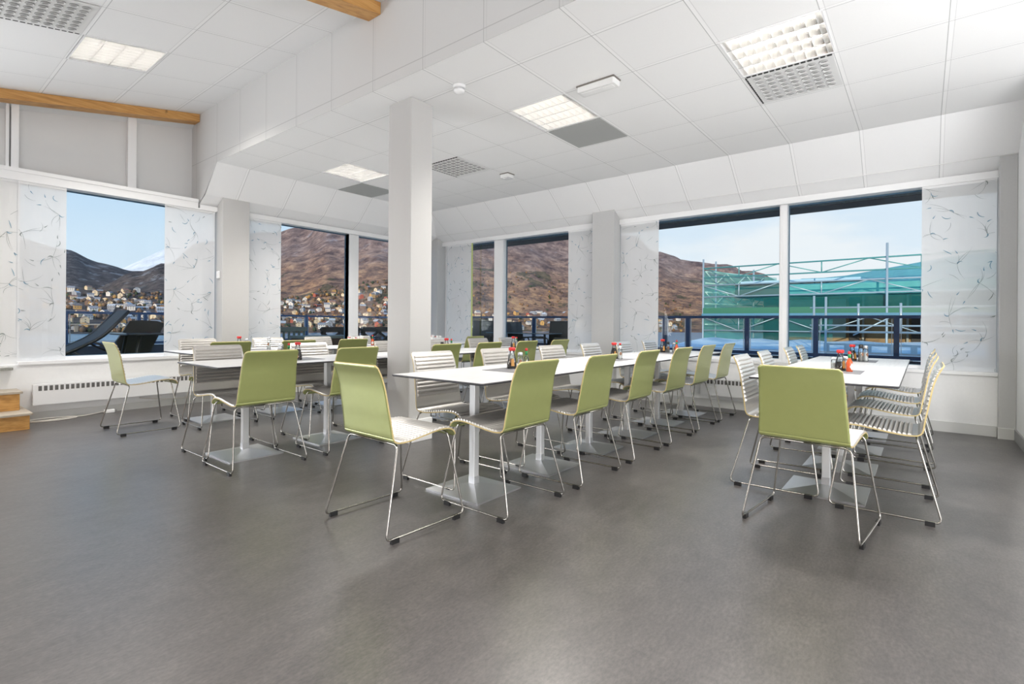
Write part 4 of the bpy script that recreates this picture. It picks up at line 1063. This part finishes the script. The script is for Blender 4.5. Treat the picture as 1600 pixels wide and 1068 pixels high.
for k in range(n):
    y0, y1 = 6.1 - k * .38, 6.1 - (k + 1) * .38
    b.quad([(-2.2, y0, .30), (-2.2, y1, .30), (2.6, y1, zf(k + 1)), (2.6, y0, zf(k))], 0, True)
    b.quad([(-2.2, y0, .30), (-2.2, y0, -.9), (-2.2, y1, -.9), (-2.2, y1, .30)])
b.build('sheet', M_blue, t)
b = MB()
for k in range(8): y = 5.2 - k * .95; b.box((-2.26, y - .28, .22), (-2.2, y + .28, .29))
b.build('weight_bags', mat('dark_bags', (.03, .035, .05), .6), t)

# ------------------------------------------------------------------ far landscape
SEA = -19.0
RIDGE = [(-30, .06), (0.2, .035), (5, .045), (9, .066), (11.2, .078), (14, .098), (16.5, .112), (19.5, .118), (22.8, .137), (26, .17), (32.5, .235), (38, .27), (43, .285), (48, .28), (53, .255), (58, .215), (61.5, .170), (63.5, .156), (67, .146), (70, .130), (72.8, .088), (75, .073), (78, .046), (81, .028), (84, .03), (100, .02)]
FAR = [(-30, .0), (66, .0), (70, .03), (72.8, .078), (75, .077), (77.5, .086), (79.6, .099), (83.6, .115), (90, .15), (110, .16)]
def interp(tb, a):
    if a <= tb[0][0]: return tb[0][1]
    for (a0, v0), (a1, v1) in zip(tb[:-1], tb[1:]):
        if a <= a1:
            f = (a - a0) / (a1 - a0); f = f * f * (3 - 2 * f); return v0 + (v1 - v0) * f
    return tb[-1][1]
def shore(a): return 900 + 420 * max(0, min(1, (62 - a) / 40)) - 30 * math.sin(a * .3)
RN, RF = 2700., 5200.
def terrain(r, a):
    rs = shore(a); el = interp(RIDGE, a); x, y = r * math.cos(math.radians(a)), r * math.sin(math.radians(a))
    h1 = RN * el
    if r < rs: return SEA - 4
    f = (r - rs) / (RN - rs)
    if f < 1: g = .20 * f + .80 * f * f * (1.3 - .3 * f)
    else: g = 1 - .35 * (f - 1)
    z = SEA + .8 + (h1 - SEA) * g
    if a > 66:      # built-up lower slope across the water
        q = min(1, (r - rs) / 640); z = max(z, SEA + .8 + 82 * min(1, (a - 66) / 6) * q ** 1.15)
    n = noise.fractal(Vector((x * .0022, y * .0022, 0)), 1.0, 2.1, 6)
    z += noise.fractal(Vector((x * .011, y * .011, 4)), 1.0, 2.1, 4) * 11 * min(1, f * 2.5)
    z += n * 34 * min(1, f * 1.6) * (1 if f < .93 or f > 1.05 else .45)
    if r > 2900:
        h2 = RF * interp(FAR, a); f2 = min(1.0, max(0., (r - 2900) / (RF - 2900))); g2 = f2 * f2 * (3 - 2 * f2)
        z = max(z, SEA + (h2 - SEA) * g2 + n * 25 * f2) if r <= RF else z
        if r > RF: z = max(z, h2 * (1 - (r - RF) / 3000))
    return z
b = MB(); A = [(-12 + .35 * k) for k in range(326)]; Rr = [600, 800] + [850 + 14 * k for k in range(40)] + [1410 + 26 * k for k in range(30)] + [2190 + 36 * k for k in range(24)] + [3060 + 120 * k for k in range(26)]
V = []; 
for r in Rr:
    for a in A: V.append((r * math.cos(math.radians(a)), r * math.sin(math.radians(a)), terrain(r, a)))
b.v = V; na = len(A)
for i in range(len(Rr) - 1):
    for k in range(na - 1):
        q = i * na + k; b.f.append((q, q + na, q + na + 1, q + 1)); b.m.append(0); b.sm.append(True)
def mtn(t, bs):
    g = N(t, 'ShaderNodeNewGeometry'); s = N(t, 'ShaderNodeSeparateXYZ'); L(t, g.outputs['Position'], s.inputs[0])
    n1 = noise_(t, .006, 8, g.outputs['Position'], rough=.65); n2 = noise_(t, .022, 8, g.outputs['Position'], rough=.8)
    n3 = noise_(t, .012, 7, g.outputs['Position'], sc=(1, 1, .35), rough=.7)
    wood = ramp_(t, n2, [(.38, (.085, .058, .052)), (.47, (.20, .125, .095)), (.55, (.36, .215, .13)), (.64, (.52, .34, .18))])
    high = ramp_(t, n2, [(.38, (.10, .078, .085)), (.5, (.21, .155, .145)), (.62, (.36, .28, .25))])
    hf = N(t, 'ShaderNodeMapRange'); L(t, math_(t, 'ADD', s.outputs[2], math_(t, 'MULTIPLY', n1, 260)), hf.inputs[0]); hf.inputs[1].default_value = 210; hf.inputs[2].default_value = 420
    c = mixc(t, hf.outputs[0], wood, high)
    grn = math_(t, 'MULTIPLY', math_(t, 'GREATER_THAN', n1, .56), math_(t, 'LESS_THAN', s.outputs[2], 190))
    c = mixc(t, math_(t, 'MULTIPLY', grn, .6), c, (.030, .055, .030))
    sn = ramp_(t, n3, [(.56, (0, 0, 0)), (.62, (1, 1, 1))])
    sf = N(t, 'ShaderNodeMapRange'); L(t, s.outputs[2], sf.inputs[0]); sf.inputs[1].default_value = 170; sf.inputs[2].default_value = 480
    c = mixc(t, math_(t, 'MULTIPLY', sn, math_(t, 'MULTIPLY', sf.outputs[0], .55)), c, (.42, .46, .54))
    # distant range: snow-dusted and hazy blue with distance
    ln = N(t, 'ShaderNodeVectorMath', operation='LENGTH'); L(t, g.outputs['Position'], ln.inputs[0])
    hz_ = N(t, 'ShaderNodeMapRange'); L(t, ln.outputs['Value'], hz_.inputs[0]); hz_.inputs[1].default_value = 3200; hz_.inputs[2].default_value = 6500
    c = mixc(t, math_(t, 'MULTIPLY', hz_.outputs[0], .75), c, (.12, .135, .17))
    # shaded side of the left hills, painted darker into the slope colour
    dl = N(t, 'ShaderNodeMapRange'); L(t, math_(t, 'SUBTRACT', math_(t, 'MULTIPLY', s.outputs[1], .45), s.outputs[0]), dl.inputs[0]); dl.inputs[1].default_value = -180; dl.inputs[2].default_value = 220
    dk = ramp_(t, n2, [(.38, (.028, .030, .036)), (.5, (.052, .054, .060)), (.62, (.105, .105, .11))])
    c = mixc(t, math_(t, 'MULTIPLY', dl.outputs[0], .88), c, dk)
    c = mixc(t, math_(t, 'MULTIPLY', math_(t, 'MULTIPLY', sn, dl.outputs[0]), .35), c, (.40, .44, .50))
    L(t, c, bs.inputs['Base Color'])
    bump_(t, bs, n2, .6, 6)
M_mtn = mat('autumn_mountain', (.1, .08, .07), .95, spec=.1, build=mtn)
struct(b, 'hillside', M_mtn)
b = MB(); b.quad([(-3000, 40, SEA), (9000, 40, SEA), (9000, 9000, SEA), (-3000, 9000, SEA)]); b.quad([(12, -9000, SEA), (9000, -9000, SEA), (9000, 40, SEA), (12, 40, SEA)])
def sea_b(t, bs):
    n = noise_(t, .12, 5, sc=(1, 1, 1)); bump_(t, bs, n, .35, 1.0)
M_sea = mat('fjord_water', (.10, .24, .36), .25, spec=.5, build=sea_b)
struct(b, 'fjord', M_sea)
b = MB(); b.box((-60, -60, SEA - 6), (60, 39, SEA + .4)); struct(b, 'quay_ground', mat('ground_grey', (.08, .085, .09), .9))
# snowy peak far away behind the left ridge
b = MB(); pk = (7200 * math.cos(math.radians(68)), 7200 * math.sin(math.radians(68))); rg = random.Random(5); n = 40; rings = []
for q, (f, h) in enumerate(((1, 0), (.75, 300), (.5, 600), (.28, 880), (.1, 1120), (0.02, 1200))):
    rings.append([(pk[0] + math.cos(2 * PI * k / n) * 1900 * f * (1 + .10 * noise.noise(Vector((k * .7, q, 0)))), pk[1] + math.sin(2 * PI * k / n) * 1900 * f, SEA - 10 + h + 60 * noise.noise(Vector((k * .5, q * 2., 3)))) for k in range(n)])
for r0, r1 in zip(rings[:-1], rings[1:]):
    for k in range(n): b.quad([r0[k], r0[(k + 1) % n], r1[(k + 1) % n], r1[k]], 0, True)
b.quad(rings[-1])
def snow_b(t, bs):
    n1 = noise_(t, .006, 8, rough=.7); L(t, ramp_(t, n1, [(.4, (.50, .58, .66)), (.55, (.66, .74, .82)), (.7, (.78, .84, .90))]), bs.inputs['Base Color'])
struct(b, 'snow_peak', mat('snowy_rock', (.5, .58, .66), .9, build=snow_b))

# town on the slope across the water
HC = {'white': (.78, .76, .72), 'cream': (.72, .60, .42), 'grey': (.34, .36, .40), 'red': (.42, .11, .07), 'ochre': (.60, .36, .12), 'brown': (.22, .13, .09)}
RC = {'white': (.26, .28, .32), 'cream': (.30, .18, .14), 'grey': (.55, .60, .66), 'red': (.20, .20, .22), 'ochre': (.16, .15, .16), 'brown': (.40, .44, .50)}
M_win = mat('house_window', (.06, .07, .09), .3)
def house_mesh(cn, w, d, h, rf):
    b = MB(); x0, x1, y0, y1 = -w / 2, w / 2, -d / 2, d / 2
    b.box((x0, y0, -6), (x1, y1, h), 0)
    o_ = .5; e_ = h - .15
    b.quad([(x0 - o_, y0 - o_, e_), (x1 + o_, y0 - o_, e_), (x1 + o_, 0, h + rf), (x0 - o_, 0, h + rf)], 1); b.quad([(x1 + o_, y1 + o_, e_), (x0 - o_, y1 + o_, e_), (x0 - o_, 0, h + rf), (x1 + o_, 0, h + rf)], 1)
    for x in (x0, x1): b.quad([(x, y0, h), (x, 0, h + rf * .97), (x, y1, h)], 0)
    for s in (-1, 1):
        for k in range(int(w // 3)):
            xc = x0 + 1.6 + k * 3
            for z in ([1.4] if h < 4 else [1.4, 4.2]): b.box((xc - .55, s * d / 2 - .06, z), (xc + .55, s * d / 2 + .06, z + 1.2), 2)
        for z in ([1.4] if h < 4 else [1.4, 4.2]): b.box((s * w / 2 - .06, -.7, z), (s * w / 2 + .06, .7, z + 1.2), 2)
    return b.mesh('house', [mat('house_wall_' + cn, HC[cn], .8), mat('house_roof_' + cn, RC[cn], .8), M_win])
HM = [(cn, kk, house_mesh(cn, *dims)) for cn in HC for kk, dims in (('long low', (15, 8, 3.2, 1.6)), ('tall gabled', (10, 8, 6, 3.4)), ('compact', (9, 7, 4.6, 2.6)))]
rg = random.Random(11); cnt = 0; tries = 0; placed = []
wts = {'white': 5, 'cream': 4, 'grey': 4, 'red': 1.4, 'ochre': 2, 'brown': 2}
sectors = [((73, 84.5), 118, 'left window'), ((52, 64), 104, 'middle window'), ((31, 44), 46, 'corner window'), ((20.5, 24), 16, 'big right window')]
HOUSES = 0
for (a0, a1), cnt_, wn in sectors:
    k = 0; tries = 0
    while k < cnt_ and tries < 6000:
        tries += 1; a = rg.uniform(a0, a1); rs = shore(a); span = 620 if a > 70 else (560 if a > 50 else 260)
        r = rs + 30 + span * rg.random() ** .9
        x, y = r * math.cos(math.radians(a)), r * math.sin(math.radians(a))
        if any((x - p) ** 2 + (y - q) ** 2 < 17 ** 2 for p, q in placed): continue
        placed.append((x, y)); cn = rg.choices(list(wts), list(wts.values()))[0]
        c_, kk, me = rg.choice([h for h in HM if h[0] == cn])
        o = bpy.data.objects.new('house', me); COL.objects.link(o); z = terrain(r, a)
        o.location = (x, y, z + .3); o.rotation_euler = (0, 0, rg.choice([0, .3, -.4, 1.2, 1.57, .8]) + rg.uniform(-.15, .15)); o.scale = (1.25, 1.25, 1.2)
        tag(o, 'distant %s %s house on the far shore, seen through the %s' % (kk, cn, wn), 'house', '%s %s houses seen through the %s' % (kk, cn, wn)); k += 1; HOUSES += 1
# autumn trees between the houses: one uncountable mass
b = MB(); rg = random.Random(4)
ico = [(0, 0, 1), (.89, 0, .45), (.28, .85, .45), (-.72, .53, .45), (-.72, -.53, .45), (.28, -.85, .45), (.72, .53, -.45), (-.28, .85, -.45), (-.89, 0, -.45), (-.28, -.85, -.45), (.72, -.53, -.45), (0, 0, -1)]
icf = [(0, 1, 2), (0, 2, 3), (0, 3, 4), (0, 4, 5), (0, 5, 1), (1, 6, 2), (2, 7, 3), (3, 8, 4), (4, 9, 5), (5, 10, 1), (2, 6, 7), (3, 7, 8), (4, 8, 9), (5, 9, 10), (1, 10, 6), (11, 7, 6), (11, 8, 7), (11, 9, 8), (11, 10, 9), (11, 6, 10)]
for k in range(1500):
    sec = rg.choices(sectors, [s[1] for s in sectors])[0]; a = rg.uniform(sec[0][0] - 1, sec[0][1] + 1); rs = shore(a); r = rs + 8 + rg.random() ** .9 * 640
    z = terrain(r, a); R = rg.uniform(2.2, 4.6); x, y = r * math.cos(math.radians(a)), r * math.sin(math.radians(a)); o0 = len(b.v)
    for v in ico: b.v.append((x + v[0] * R * rg.uniform(.8, 1.2), y + v[1] * R * rg.uniform(.8, 1.2), z + R * .75 + v[2] * R * rg.uniform(.9, 1.35)))
    mi = rg.choices([0, 1, 2, 3], [5, 3, .9, 2])[0]
    for f in icf: b.f.append(tuple(o0 + i for i in f)); b.m.append(mi); b.sm.append(True)
b.build('town_trees', [mat('bare_brown_tree', (.12, .085, .065), .95), mat('russet_tree', (.22, .13, .07), .95), mat('golden_tree', (.40, .24, .08), .95), mat('dark_green_tree', (.045, .065, .035), .95)], label='autumn trees massed between the houses on the far shore', cat='trees', kind='stuff')
# shore road viaduct
t = thing('shore_viaduct', (0, 0, 0), 'low concrete shore road viaduct across the water in the left window', 'bridge')
b = MB()
pa = [(shore(a) + 22, a) for a in [76 + .5 * k for k in range(20)]]
pp = [Vector((r * math.cos(math.radians(a)), r * math.sin(math.radians(a)), SEA + 13)) for r, a in pa]
for p, q in zip(pp[:-1], pp[1:]): b.bar(p, q, 7, 1.5)
b.build('deck', mat('concrete', (.36, .32, .27), .85), t)
for k in range(0, 20, 3): b = MB(); p = pp[k]; b.box((p.x - 2, p.y - 2, SEA), (p.x + 2, p.y + 2, SEA + 12.5)); b.build('pier', mat('concrete'), t)
